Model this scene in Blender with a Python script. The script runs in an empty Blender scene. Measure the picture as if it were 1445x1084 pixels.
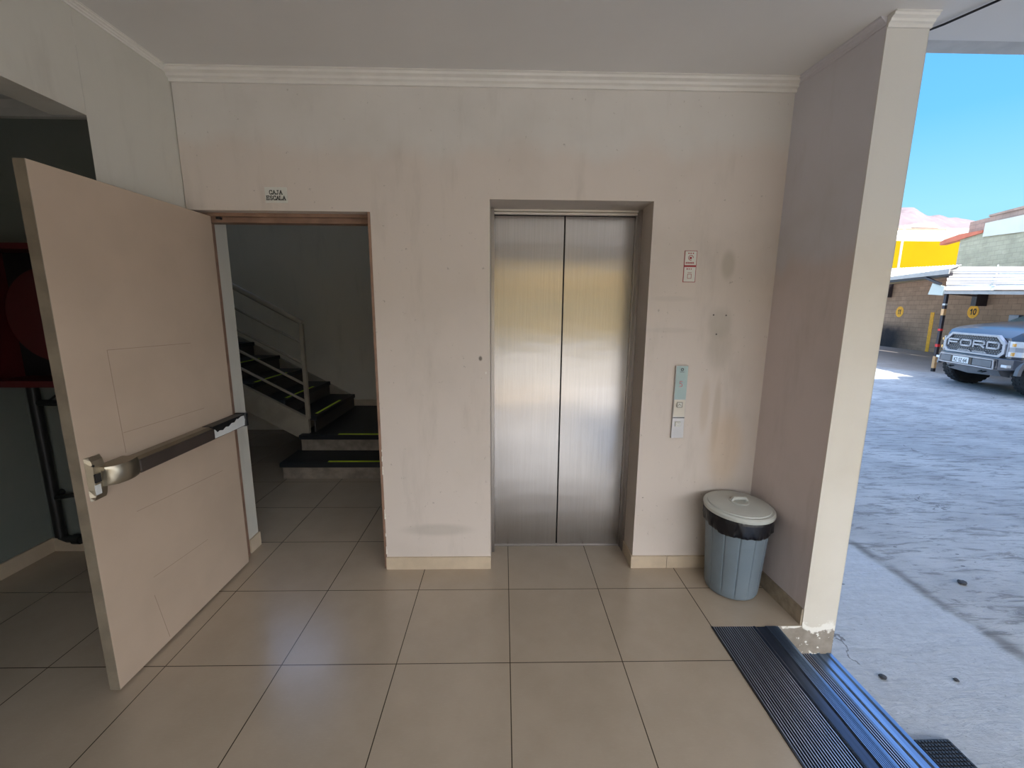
import bpy, bmesh, math, random
from mathutils import Vector, Matrix
random.seed(7)
C = bpy.context.scene.collection
sc = bpy.context.scene
PI = math.pi

# ------------------------------------------------------------------ materials
def lin(c):
    return tuple(((v/255)/12.92 if v/255 <= .04045 else ((v/255+.055)/1.055)**2.4) for v in c)
class N:
    def __init__(s, name):
        s.m = bpy.data.materials.new(name); s.m.use_nodes = True
        s.t = s.m.node_tree; s.b = s.t.nodes['Principled BSDF']; s.x = 0
    def n(s, typ, **kw):
        d = s.t.nodes.new(typ)
        for k, v in kw.items():
            if hasattr(d, k): setattr(d, k, v)
        return d
    def l(s, a, b): s.t.links.new(a, b)
    def put(s, sock, v):
        if hasattr(v, 'links') or isinstance(v, bpy.types.NodeSocket): s.l(v, sock)
        else: sock.default_value = v
    def math(s, op, a, b=0.0, c=0.0, clamp=False):
        d = s.n('ShaderNodeMath', operation=op); d.use_clamp = clamp
        s.put(d.inputs[0], a); s.put(d.inputs[1], b); s.put(d.inputs[2], c)
        return d.outputs[0]
    def mix(s, f, a, b):
        d = s.n('ShaderNodeMix', data_type='RGBA')
        s.put(d.inputs[0], f)
        for i, v in ((6, a), (7, b)):
            if isinstance(v, tuple): v = (*v[:3], 1)
            s.put(d.inputs[i], v)
        return d.outputs[2]
    def pos(s):
        g = s.n('ShaderNodeNewGeometry'); return g.outputs['Position']
    def obj(s):
        return s.n('ShaderNodeTexCoord').outputs['Object']
    def xyz(s, v):
        d = s.n('ShaderNodeSeparateXYZ'); s.l(v, d.inputs[0]); return d.outputs
    def scale(s, v, sx, sy, sz, loc=(0,0,0)):
        d = s.n('ShaderNodeMapping'); s.l(v, d.inputs[0]); d.inputs[3].default_value = (sx, sy, sz); d.inputs[1].default_value = loc
        return d.outputs[0]
    def noise(s, v, sc_, det=4, rough=.55, dist=0):
        d = s.n('ShaderNodeTexNoise'); s.l(v, d.inputs['Vector']); d.inputs['Scale'].default_value = sc_
        d.inputs['Detail'].default_value = det; d.inputs['Roughness'].default_value = rough; d.inputs['Distortion'].default_value = dist
        return d.outputs[0]
    def ramp(s, f, a, b, smooth=True):
        d = s.n('ShaderNodeMapRange'); d.interpolation_type = 'SMOOTHSTEP' if smooth else 'LINEAR'
        s.put(d.inputs[0], f); d.inputs[1].default_value = a; d.inputs[2].default_value = b
        return d.outputs[0]
    def bump(s, h, strength=.3, dist=.01):
        d = s.n('ShaderNodeBump'); d.inputs['Strength'].default_value = strength; d.inputs['Distance'].default_value = dist
        s.l(h, d.inputs['Height']); s.l(d.outputs[0], s.b.inputs['Normal'])
    def col(s, v):
        if isinstance(v, tuple): s.b.inputs['Base Color'].default_value = (*v[:3], 1)
        else: s.l(v, s.b.inputs['Base Color'])
    def set(s, **k):
        for a, v in k.items():
            s.put(s.b.inputs[{'rough': 'Roughness', 'metal': 'Metallic', 'coat': 'Coat Weight', 'spec': 'Specular IOR Level', 'aniso': 'Anisotropic'}[a]], v)
        return s

def plain(name, c, rough=.5, metal=0, var=.06, vs=8, bump=0, coat=0, spec=None):
    m = N(name); p = m.obj(); f = m.noise(p, vs)
    m.col(m.mix(m.ramp(f, .3, .7), tuple(max(0, v*(1-var)) for v in c), tuple(v*(1+var) for v in c)))
    m.set(rough=rough, metal=metal, coat=coat)
    if spec is not None: m.set(spec=spec)
    if bump: m.bump(m.noise(p, vs*12), bump, .002)
    return m.m

M = {}
def spot(m, P, cx, cz, rx, rz, soft=.35):
    """elliptic stain on a wall parallel to XZ: 1 inside, 0 outside"""
    o = m.xyz(P)
    a = m.math('DIVIDE', m.math('SUBTRACT', o[0], cx), rx); b = m.math('DIVIDE', m.math('SUBTRACT', o[2], cz), rz)
    r = m.math('SQRT', m.math('ADD', m.math('MULTIPLY', a, a), m.math('MULTIPLY', b, b)))
    return m.ramp(r, 1.0, 1.0-soft)
def wall_paint(name, lo, hi, split=2.3, stains=True):
    m = N(name); P = m.pos(); o = m.xyz(P)
    wob = m.noise(m.scale(P, 1.6, 1.6, .6), 1.3, 3)
    z = m.math('ADD', o[2], m.math('MULTIPLY', m.math('SUBTRACT', wob, .5), .5))
    c = m.mix(m.ramp(z, split-.06, split+.08), lo, hi)
    big = m.noise(P, 1.4, 5, .6)
    c = m.mix(m.math('MULTIPLY', m.ramp(big, .42, .75), .22), c, (.36, .33, .28))
    streak = m.noise(m.scale(P, 6, 6, 1.2), 1.0, 5, .65)
    c = m.mix(m.math('MULTIPLY', m.ramp(streak, .52, .75), .22), c, (.30, .27, .23))
    if stains:
        for cx, cz, rx, rz, k, sc_ in ((1.155, 1.47, .09, .11, .35, (.36, .34, .28)), (1.165, 1.33, .10, .16, .25, (.33, .30, .24)), (1.17, 1.78, .05, .10, .4, (.30, .27, .2)),
                                  (1.11, 1.0, .035, .2, .3, (.5, .38, .25)), (1.18, .95, .03, .28, .3, (.36, .28, .18)), (1.25, .75, .13, .3, .35, (.6, .42, .24)),
                                  (-.42, .25, .26, .05, .3, (.3, .28, .24)), (-.16, 1.27, .013, .018, .9, (.13, .11, .09)), (-.13, 1.19, .006, .01, .9, (.8, .78, .72)),
                                  (1.115, 1.515, .006, .006, 1, (.05, .04, .04)), (1.185, 1.513, .006, .006, .9, (.05, .04, .04)), (1.14, 1.41, .006, .006, 1, (.05, .04, .04)),
                                  (.88, 1.6, .16, .02, .18, (.4, .37, .33)), (.88, 1.43, .18, .02, .18, (.4, .37, .33)), (.79, .45, .006, .004, .8, (.1, .08, .07))):
            c = m.mix(m.math('MULTIPLY', spot(m, P, cx, cz, rx, rz, .6), k), c, sc_)
        sc2 = m.noise(P, 34, 3, .7)
        c = m.mix(m.math('MULTIPLY', m.ramp(sc2, .67, .75), .5), c, (.22, .19, .16))
    m.col(c); m.set(rough=.62)
    m.bump(m.noise(P, 60, 4), .12, .002)
    return m.m
M['wall'] = wall_paint('wall_paint', (.66, .59, .535), (.67, .64, .605))
M['wall_side'] = wall_paint('wall_paint_side', (.64, .565, .56), (.61, .60, .65), 1.75, stains=False)
M['wall_left'] = wall_paint('wall_paint_left', (.60, .58, .52), (.60, .58, .52), 2.3, stains=False)
M['hall'] = wall_paint('hall_paint', (.66, .60, .51), (.66, .60, .51), 2.3, stains=False)
M['wall_shaded_green'] = wall_paint('wall_paint_shaded_green', (.20, .225, .205), (.20, .225, .205), 2.3, stains=False)  # green paint darkened to put the side room's shade into its colour
M['white'] = plain('white_trim', (.74, .72, .68), .5, var=.04)
M['ceiling'] = plain('ceiling_paint', (.68, .67, .66), .6, var=.03, vs=1.2)

def pillar_mat():
    m = N('pillar_paint'); P = m.pos(); o = m.xyz(P)
    big = m.noise(P, 2.2, 5)
    c = m.mix(m.ramp(big, .35, .7), (.71, .665, .58), (.66, .61, .52))
    up = m.ramp(o[2], 1.6, 2.1)
    c = m.mix(m.math('MULTIPLY', up, .8), c, (.62, .61, .58))
    w = m.math('ADD', o[2], m.math('MULTIPLY', m.math('SUBTRACT', m.noise(P, 7, 4, .55), .5), .26))
    white = m.math('SUBTRACT', m.ramp(w, .022, .010), m.ramp(w, -.006, -.018))
    raw = m.ramp(w, -.006, -.018)
    c = m.mix(raw, c, m.mix(m.noise(P, 22, 5), (.17, .14, .11), (.42, .37, .31)))
    c = m.mix(m.math('MULTIPLY', white, .95), c, (.86, .83, .76))
    fl = m.ramp(m.math('ADD', m.noise(P, 34, 3), m.math('MULTIPLY', o[2], -.35)), .66, .68)
    fl = m.math('MULTIPLY', fl, m.ramp(o[2], .16, .0))
    c = m.mix(fl, c, (.82, .80, .74))
    m.col(c); m.set(rough=.65); m.bump(m.noise(P, 50, 4), .15, .003)
    return m.m
M['pillar'] = pillar_mat()

def tile_mat(name, base, base2, grout, rough):
    m = N(name); P = m.pos(); o = m.xyz(P)
    def g(v):
        f = m.math('FRACT', m.math('DIVIDE', m.math('ADD', v, 50.0), .5))
        d = m.math('MINIMUM', f, m.math('SUBTRACT', 1.0, f))
        return m.math('LESS_THAN', d, .0042)
    gr = m.math('MAXIMUM', g(o[0]), g(o[1]))
    n1 = m.noise(P, 3.5, 5, .6); n2 = m.noise(m.scale(P, 1, 6, 1), 40, 3)
    c = m.mix(m.ramp(n1, .3, .7), base, base2)
    c = m.mix(m.math('MULTIPLY', m.ramp(n2, .5, .75), .2), c, tuple(v*1.15 for v in base))
    c = m.mix(m.math('MULTIPLY', m.ramp(m.noise(P, 1.1, 4), .5, .8), .2), c, tuple(v*.7 for v in base))
    c = m.mix(gr, c, grout)
    m.col(c); m.set(rough=m.math('ADD', rough, m.math('MULTIPLY', n1, .07)))
    m.set(spec=.75)
    m.bump(m.math('SUBTRACT', 1.0, gr), .25, .002)
    return m.m
M['tile'] = tile_mat('beige_floor_tile', (.465, .385, .30), (.425, .35, .27), (.06, .045, .03), .18)
M['header'] = plain('bright_header_trim', (.75, .70, .62), .4)
M['skirt'] = plain('beige_skirting_tile', (.56, .46, .34), .35, var=.08)
M['skirt_dirty'] = plain('dirty_skirting', (.33, .27, .20), .5, var=.25, vs=14)

def steel(name, c=(.42, .395, .375), rough=.20, aniso=.85):
    m = N(name); P = m.obj()
    a = m.noise(m.scale(P, 260, 260, 3), 1.0, 3, .6)
    b = m.noise(m.scale(P, .8, .8, 2.2), 1.6, 4, .6)
    m.col(m.mix(m.ramp(a, .3, .7), tuple(v*.93 for v in c), tuple(v*1.05 for v in c)))
    m.set(rough=m.math('ADD', rough-.05, m.math('MULTIPLY', b, .12)), metal=1.0, aniso=aniso)
    m.b.inputs['Anisotropic Rotation'].default_value = 0.0
    t = m.n('ShaderNodeTangent'); t.direction_type = 'RADIAL'; t.axis = 'Z'
    m.l(t.outputs[0], m.b.inputs['Tangent'])
    h = m.math('ADD', m.math('MULTIPLY', a, .02), m.noise(m.scale(P, 1.2, 1.2, 5), 1.0, 2))
    m.bump(h, .05, .03)
    return m.m
M['steel'] = steel('brushed_steel')
M['steel_dull'] = steel('brushed_steel_frame', (.36, .33, .31), .3, .5)
M['door'] = plain('beige_door_paint', (.52, .41, .315), .5, var=.05, vs=3, bump=.1)
M['edge'] = plain('dark_door_edge', (.23, .19, .14), .6, var=.15, vs=10)  # leaf edge coloured darker than the leaf faces
M['frame'] = plain('brown_frame_paint', (.27, .165, .115), .5, var=.2, vs=12)
M['groove'] = plain('door_crack', (.36, .27, .20), .7)
M['chip'] = plain('bare_plaster', (.8, .77, .7), .8)
M['bronze'] = plain('worn_nickel', (.36, .32, .25), .32, .9, var=.12)
M['dark_bar'] = plain('dark_brown_bar', (.055, .042, .036), .42, var=.15)
M['black'] = plain('black_plastic', (.012, .012, .014), .35)
M['blackmat'] = plain('black_rubber', (.018, .019, .022), .5, spec=.6)
M['label'] = plain('torn_white_label', (.66, .68, .68), .7)
M['white_sign'] = plain('white_plastic', (.68, .68, .63), .45)
M['ink'] = plain('black_ink', (.01, .01, .01), .6)
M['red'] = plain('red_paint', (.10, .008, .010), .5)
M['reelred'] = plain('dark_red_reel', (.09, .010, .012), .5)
M['signred'] = plain('sign_red', (.34, .03, .04), .4)
M['teal'] = plain('teal_glass', (.25, .37, .37), .15, coat=.6)
M['pinkled'] = plain('pink_digit', (.75, .32, .36), .5)
M['cream'] = plain('cream_plate', (.66, .62, .54), .4)
M['silver'] = plain('silver_plate', (.48, .47, .47), .35, .5)
M['stairblack'] = plain('black_stair_rubber', (.010, .011, .014), .5)
M['yellowgreen'] = plain('yellow_green_strip', (.62, .80, .04), .5)
M['stairpaint'] = plain('beige_steel_paint', (.34, .30, .24), .5, var=.1)
M['riserdark'] = plain('dark_riser', (.06, .055, .05), .6)
M['stairriser'] = plain('scuffed_riser', (.25, .21, .17), .6, var=.25, vs=10)
M['bin'] = plain('blue_grey_bin_plastic', (.17, .215, .255), .42, var=.07, vs=6, bump=.05)
M['lid'] = plain('light_grey_lid_plastic', (.50, .52, .49), .42, var=.06, vs=6)
M['bag'] = plain('black_bin_bag', (.006, .006, .009), .3)
M['pipe'] = plain('black_pipe', (.012, .012, .012), .5)

def ridged_metal(name, c, rough, metal):
    m = N(name); P = m.pos()
    m.col(m.mix(m.ramp(m.noise(m.scale(P, 40, 1.5, 1), 1.5, 4), .3, .7), tuple(v*.75 for v in c), tuple(v*1.2 for v in c)))
    m.set(rough=rough, metal=metal)
    return m.m
M['nosing'] = ridged_metal('sky_tinted_nosing_metal', (.17, .25, .38), .3, .85)  # blue sky reflection put into the metal's base colour
M['inlay'] = ridged_metal('pale_rib_metal', (.34, .40, .50), .35, .6)
M['nosing_dark'] = ridged_metal('dark_channel_metal', (.045, .062, .10), .3, .7)
M['rib'] = ridged_metal('ribbed_rubber_mat', (.035, .037, .042), .32, .0)

def ground_mat():
    m = N('worn_concrete_yard'); P = m.pos(); o = m.xyz(P)
    # long scratches run across the yard
    warp = m.n('ShaderNodeMapping'); m.l(P, warp.inputs[0]); warp.inputs[2].default_value = (0, 0, .62); warp.inputs[3].default_value = (1.6, 9, 1)
    s1 = m.noise(warp.outputs[0], 2.0, 8, .75, .6)
    s2 = m.noise(P, 1.0, 7, .6); s3 = m.noise(P, 26, 5, .7); s4 = m.noise(P, .35, 4)
    c = m.mix(m.ramp(s2, .32, .7), (.33, .33, .335), (.50, .495, .49))
    c = m.mix(m.math('MULTIPLY', m.ramp(s1, .49, .62), .75), c, (.16, .155, .155))
    c = m.mix(m.math('MULTIPLY', m.ramp(s1, .42, .25), .35), c, (.60, .58, .56))
    c = m.mix(m.math('MULTIPLY', m.ramp(s4, .5, .75), .25), c, (.24, .22, .21))
    # patch boundary between apron and rough yard
    edge = m.math('ADD', o[0], m.math('MULTIPLY', m.math('SUBTRACT', m.noise(P, 3, 5), .5), .18))
    apron = m.ramp(edge, 2.62, 2.56)
    c = m.mix(m.math('MULTIPLY', apron, .8), c, m.mix(m.ramp(s3, .3, .75), (.46, .48, .51), (.56, .58, .61)))
    line = m.math('MULTIPLY', m.ramp(m.math('ABSOLUTE', m.math('SUBTRACT', edge, 2.64)), .06, .0), m.ramp(m.noise(P, 5, 4), .3, .6))
    c = m.mix(m.math('MULTIPLY', line, .75), c, (.14, .135, .13))
    # dark pits and cracks
    v = m.n('ShaderNodeTexVoronoi'); m.l(m.scale(P, 1, 2.2, 1), v.inputs['Vector']); v.inputs['Scale'].default_value = 5
    pit = m.math('MULTIPLY', m.math('LESS_THAN', v.outputs['Distance'], .075), m.ramp(m.noise(P, 1.7, 2), .52, .56))
    sp3 = m.noise(P, 55, 3, .7); c = m.mix(m.math('MULTIPLY', m.ramp(sp3, .60, .72), .45), c, (.12, .12, .125))
    c = m.mix(m.math('MULTIPLY', pit, .8), c, (.07, .07, .075))
    v2 = m.n('ShaderNodeTexVoronoi'); v2.feature = 'DISTANCE_TO_EDGE'
    wv = m.n('ShaderNodeVectorMath', operation='ADD'); nn = m.n('ShaderNodeTexNoise'); m.l(P, nn.inputs['Vector']); nn.inputs['Scale'].default_value = 2.2; nn.inputs['Detail'].default_value = 6
    m.l(P, wv.inputs[0]); m.l(nn.outputs['Color'], wv.inputs[1]); m.l(wv.outputs[0], v2.inputs['Vector']); v2.inputs['Scale'].default_value = .7
    crack = m.math('MULTIPLY', m.math('LESS_THAN', v2.outputs['Distance'], .0035), m.ramp(m.noise(P, .9, 2), .60, .63))
    c = m.mix(m.math('MULTIPLY', crack, .7), c, (.09, .085, .085))
    # brown soil drift near the parking bays
    soil = m.math('MULTIPLY', m.ramp(m.math('ADD', o[0], m.math('MULTIPLY', m.noise(P, .6, 4), 4.0)), 13.0, 15.5), .8)
    c = m.mix(soil, c, (.26, .215, .185))
    street = m.ramp(o[1], -5.9, -6.3)
    c = m.mix(street, c, (.28, .265, .24))
    m.col(c); m.set(rough=.85)
    m.bump(m.math('ADD', m.math('MULTIPLY', s1, .9), m.math('MULTIPLY', s3, .5)), .8, .02)
    return m.m
M['ground'] = ground_mat()

def block_mat(name, a, b, mortar, bw=.4, bh=.2, soot=False):
    m = N(name); P = m.pos(); o = m.xyz(P)
    comb = m.n('ShaderNodeCombineXYZ')
    m.l(m.math('ADD', o[0], o[1]), comb.inputs[0]); m.l(o[2], comb.inputs[1])
    br = m.n('ShaderNodeTexBrick'); m.l(comb.outputs[0], br.inputs['Vector'])
    br.inputs['Color1'].default_value = (*a, 1); br.inputs['Color2'].default_value = (*b, 1); br.inputs['Mortar'].default_value = (*mortar, 1)
    br.inputs['Scale'].default_value = 1; br.inputs['Mortar Size'].default_value = .012; br.inputs['Brick Width'].default_value = bw; br.inputs['Row Height'].default_value = bh
    c = m.mix(m.math('MULTIPLY', m.ramp(m.noise(P, 1.5, 5), .4, .75), .5), br.outputs['Color'], tuple(v*.55 for v in a))
    c = m.mix(m.math('MULTIPLY', m.ramp(m.noise(m.scale(P, 1, 1, 4), 1.5, 5), .5, .75), .35), c, tuple(min(1, v*1.6) for v in b))
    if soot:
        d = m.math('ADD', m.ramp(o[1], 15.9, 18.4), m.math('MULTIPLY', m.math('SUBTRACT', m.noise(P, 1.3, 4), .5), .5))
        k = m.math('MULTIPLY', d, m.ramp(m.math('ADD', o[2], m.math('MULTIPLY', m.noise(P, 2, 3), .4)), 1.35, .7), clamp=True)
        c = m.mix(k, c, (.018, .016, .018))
    m.col(c); m.set(rough=.9); m.bump(m.noise(P, 12, 5), .4, .01)
    return m.m
M['block'] = block_mat('brown_block_wall', (.42, .285, .195), (.37, .25, .17), (.27, .185, .13), soot=True)
M['greenblock'] = block_mat('green_grey_block', (.42, .42, .31), (.38, .385, .285), (.32, .32, .25))
M['brownblock'] = block_mat('brown_grey_block', (.38, .27, .22), (.33, .24, .2), (.25, .19, .16))
M['palepanel'] = plain('pale_blue_panel', (.58, .62, .56), .6, var=.04, vs=1)
M['yellow'] = plain('yellow_wall_paint', (.20, .135, .0005), .8, var=.04, vs=.6, spec=.05)
M['whitewall'] = plain('white_wall_paint', (.85, .84, .80), .7, var=.03, vs=.6)
M['palewall'] = plain('pale_earth_wall', (.27, .24, .21), .8, var=.1, vs=.4)
M['terracotta'] = plain('terracotta_beam', (.50, .15, .09), .7, var=.12, vs=2)
M['cream_facade'] = plain('cream_facade', (.95, .74, .38), .7, var=.05, vs=.5)
M['zinc'] = plain('white_zinc_sheet', (.76, .75, .74), .4, .1, var=.06, vs=2)
M['darksteel'] = plain('dark_steel_paint', (.035, .028, .035), .45, var=.2)
M['gutter'] = plain('grey_gutter', (.42, .40, .38), .5)
M['yellowpaint'] = plain('yellow_road_paint', (.90, .45, .02), .6, var=.12, vs=9)
M['orange'] = plain('pale_orange_tape', (.70, .42, .20), .6, var=.1)
M['redtape'] = plain('red_tape', (.75, .04, .04), .5)
M['carpaint'] = plain('dark_blue_car_paint', (.085, .088, .105), .28, .55, var=.03, coat=.6)
M['carplastic'] = plain('grey_car_plastic', (.16, .165, .18), .5)
M['cargrey'] = plain('light_grey_car_trim', (.42, .43, .47), .35, .3)
M['darkgrille'] = plain('dark_grille', (.022, .023, .03), .45)
M['tyre'] = plain('tyre_rubber', (.02, .02, .022), .8, var=.2)
M['rim'] = plain('dark_alloy', (.12, .12, .13), .35, .8)
M['lamp'] = plain('clear_lamp_glass', (.75, .77, .80), .12, coat=.7)
M['amber'] = plain('amber_lamp', (.80, .42, .08), .25, coat=.5)
M['plate'] = plain('white_number_plate', (.80, .80, .80), .4)
def glass_dark():
    m = N('tinted_windscreen'); m.col((.05, .11, .11)); m.set(rough=.06, spec=.8, coat=.5); return m.m
M['carglass'] = glass_dark()
def mountain_mat():
    m = N('dry_hill_rock'); P = m.pos()
    c = m.mix(m.ramp(m.noise(P, .02, 6, .65), .3, .7), (.14, .105, .11), (.10, .075, .08))
    c = m.mix(m.math('MULTIPLY', m.ramp(m.noise(P, .09, 5), .5, .7), .4), c, (.17, .14, .145))
    m.col(c); m.set(rough=1.0); return m.m
M['hill'] = mountain_mat()
M['facade_dark'] = plain('upper_storey_render', (.55, .53, .50), .8)

# ------------------------------------------------------------------ geometry helpers
class MB:
    def __init__(s): s.bm = bmesh.new()
    def box(s, x0, x1, y0, y1, z0, z1, bevel=0):
        x0, x1 = sorted((x0, x1)); y0, y1 = sorted((y0, y1)); z0, z1 = sorted((z0, z1))
        t = bmesh.new() if bevel else s.bm
        v = [t.verts.new(p) for p in ((x0,y0,z0),(x1,y0,z0),(x1,y1,z0),(x0,y1,z0),(x0,y0,z1),(x1,y0,z1),(x1,y1,z1),(x0,y1,z1))]
        for f in ((3,2,1,0),(4,5,6,7),(0,1,5,4),(1,2,6,5),(2,3,7,6),(3,0,4,7)): t.faces.new([v[i] for i in f])
        if bevel:
            bmesh.ops.bevel(t, geom=t.edges[:], offset=bevel, segments=2, affect='EDGES', profile=.5)
            s._merge(t)
        return s
    def _merge(s, t):
        me = bpy.data.meshes.new('tmp'); t.to_mesh(me); t.free(); s.bm.from_mesh(me); bpy.data.meshes.remove(me)
    def prism(s, pts, vec):
        """polygon of 3D points swept by vec"""
        vec = Vector(vec); a = [s.bm.verts.new(Vector(p)) for p in pts]; b = [s.bm.verts.new(Vector(p)+vec) for p in pts]
        n = len(pts)
        fs = [s.bm.faces.new(a[::-1]), s.bm.faces.new(b)] + [s.bm.faces.new((a[i], a[(i+1) % n], b[(i+1) % n], b[i])) for i in range(n)]
        bmesh.ops.recalc_face_normals(s.bm, faces=fs)
        return s
    def loft(s, rings, closed=True, caps=True):
        R = [[s.bm.verts.new(Vector(p)) for p in r] for r in rings]; n = len(rings[0]); fs = []
        for a, b in zip(R, R[1:]):
            for i in range(n if closed else n-1):
                fs.append(s.bm.faces.new((a[i], a[(i+1) % n], b[(i+1) % n], b[i])))
        if caps and closed: fs.append(s.bm.faces.new(R[0][::-1])); fs.append(s.bm.faces.new(R[-1]))
        bmesh.ops.recalc_face_normals(s.bm, faces=fs)
        return s
    def tube(s, pts, r, seg=12, square=False):
        pts = [Vector(p) for p in pts]; rings = []
        if square: seg = 4
        for i, p in enumerate(pts):
            d = (pts[min(i+1, len(pts)-1)] - pts[max(i-1, 0)]).normalized()
            up = Vector((0, 0, 1)) if abs(d.z) < .95 else Vector((0, 1, 0))
            u = d.cross(up).normalized(); w = u.cross(d).normalized()
            rr = r[i] if isinstance(r, (list, tuple)) else r
            off = PI/4 if square else 0; k = 1.4142 if square else 1
            rings.append([p + (u*math.cos(a+off) + w*math.sin(a+off))*rr*k for a in [2*PI*j/seg for j in range(seg)]])
        return s.loft(rings)
    def lathe(s, prof, cx=0, cy=0, seg=48, fn=None, caps=True):
        rings = []
        for r, z in prof:
            ring = []
            for j in range(seg):
                a = 2*PI*j/seg; q = fn(a, r, z) if fn else (r, z)
                ring.append((cx+q[0]*math.cos(a), cy+q[0]*math.sin(a), q[1]))
            rings.append(ring)
        return s.loft(rings, caps=caps)
    def strokes(s, lines, w, frame, t=.001):
        """flat strokes in a plane. frame=(origin, u, v): each polyline becomes mitred bars"""
        O, U, V = (Vector(q) for q in frame); nrm = U.cross(V).normalized()
        for ln in lines:
            for (a, b) in zip(ln, ln[1:]):
                a = Vector((a[0], a[1])); b = Vector((b[0], b[1])); d = b-a
                if d.length < 1e-9: continue
                d.normalize(); p = Vector((-d.y, d.x))*w/2; e = d*w*.45
                q = [a-e+p, a-e-p, b+e-p, b+e+p]
                s.prism([O+U*c.x+V*c.y for c in q], nrm*t)
        return s
def build(name, mb, mat, parent=None, smooth=False, local=False, base=None, bevel=0, kind=None, label=None, cat=None, group=None, sharp=40):
    me = bpy.data.meshes.new(name)
    org = Vector((0, 0, 0))
    if parent is not None:
        if not local: org = Vector(parent.get('_o', (0, 0, 0)))
    elif not local:
        vs = [v.co for v in mb.bm.verts]
        lo = Vector([min(v[i] for v in vs) for i in range(3)]); hi = Vector([max(v[i] for v in vs) for i in range(3)])
        org = Vector(base) if base else Vector(((lo.x+hi.x)/2, (lo.y+hi.y)/2, lo.z))
    if org.length: bmesh.ops.translate(mb.bm, verts=mb.bm.verts[:], vec=-org)
    mb.bm.to_mesh(me); mb.bm.free()
    if smooth:
        me.polygons.foreach_set('use_smooth', [True]*len(me.polygons))
    o = bpy.data.objects.new(name, me); C.objects.link(o)
    if smooth:
        try: me.set_sharp_from_angle(angle=math.radians(sharp))
        except Exception: pass
    me.materials.append(mat if not isinstance(mat, str) else M[mat])
    if parent is not None:
        o.parent = parent; o['_o'] = parent.get('_o', (0, 0, 0))
    else:
        o.location = org; o['_o'] = tuple(org)
    if bevel:
        b = o.modifiers.new('bevel', 'BEVEL'); b.width = bevel; b.segments = 2; b.limit_method = 'ANGLE'
    if kind: o['kind'] = kind
    if label: o['label'] = label
    if cat: o['category'] = cat
    if group: o['group'] = group
    return o
def thing(name, label, cat, loc, rotz=0, group=None, kind=None):
    o = bpy.data.objects.new(name, None); C.objects.link(o); o.location = loc; o.rotation_euler = (0, 0, rotz)
    o.empty_display_size = .1
    o['_o'] = tuple(loc); o['label'] = label; o['category'] = cat
    if group: o['group'] = group
    if kind: o['kind'] = kind
    return o
def struct(name, mb, mat, **k): return build(name, mb, mat, kind='structure', **k)

# ------------------------------------------------------------------ room shell
CZ = 2.67          # ceiling height
YB = -5.2          # the lobby opens to the street here
# floor slab (tiled), cut back where the threshold mat lies
f = MB()
f.box(-12, 1.0, YB, 3.3, -.25, 0)
f.box(1.0, 1.45, -.295, 3.3, -.25, 0)
struct('floor', f, 'tile', base=(0, 0, 0))
g = MB(); g.box(-60, 90, -60, 90, -.4, -.2); struct('floor_yard', g, 'ground', base=(0, 0, -.2))

c = MB(); c.box(-12, 22, YB, -.15, CZ, 2.95); c.box(-12, 1.62, -.15, .477, CZ, 2.95); c.box(-12, 22, YB, YB+.25, 2.33, CZ)
struct('ceiling', c, 'ceiling')

w = MB()
w.box(-1.66, -.725, .2, .47, 2.03, CZ); w.box(-.725, -.107, .2, .47, 0, CZ)
w.box(-.107, .749, .2, .47, 2.098, CZ); w.box(.749, 1.45, .2, .47, 0, CZ)
struct('wall_back', w, 'wall')
w = MB()
w.prism([(1.43, .47, -.25), (1.43, .2, -.25), (1.456, -.29, -.25), (1.456, -.289, -.25), (1.623, -.289, -.25), (1.623, .47, -.25)], (0, 0, CZ+.25))
w.box(1.45, 1.623, .47, 3.3, -.25, 5)
struct('wall_right', w, 'wall_side')
w = MB(); w.box(1.4555, 1.6235, -.292, -.2885, -.25, CZ); w.box(1.6225, 1.625, -.292, 3.3, -.25, CZ)
w.box(1.325, 1.4555, -.2955, -.2945, -.25, -.001)
struct('wall_pillar', w, 'pillar')
w = MB()
w.prism([(-1.664, -.284, 0), (-1.664, .2, 0), (-1.664, .36, 0), (-1.78, .36, 0), (-1.80, -.127, 0)], (0, 0, CZ))
w.box(-1.80, -1.664, -1.4, -.2845, 2.275, CZ); w.box(-1.80, -1.664, YB, -1.4, 0, CZ)
w.box(-1.78, -1.638, .365, .477, 0, CZ)
struct('wall_left', w, 'wall_left')
w = MB(); w.box(-12, -.45, YB, YB+.2, 0, 2.33); struct('wall_unseen_blocker', w, 'wall_left')  # unseen wall added to cut the rear light on the left
# little side room behind the open door
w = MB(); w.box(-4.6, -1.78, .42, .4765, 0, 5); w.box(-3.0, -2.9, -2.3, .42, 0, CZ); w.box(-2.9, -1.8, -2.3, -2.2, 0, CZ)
struct('wall_side_room', w, 'wall_shaded_green')
w = MB(); w.box(-2.9, -1.8, -2.2, .42, 2.60, CZ-.001); struct('ceiling_side_room', w, 'ceiling')
w = MB(); w.prism([(-2.9, .42, 2.53), (-2.9, .40, 2.535), (-2.9, .385, 2.57), (-2.9, .36, 2.6), (-2.9, .42, 2.6)], (1.12, 0, 0)); struct('trim_5', w, 'white')
w = MB(); w.box(-2.9, -1.8, .405, .42, 0, .09); w.box(-2.9, -2.885, -2.2, .405, 0, .09); struct('baseboard_side_room', w, 'skirt')
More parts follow.
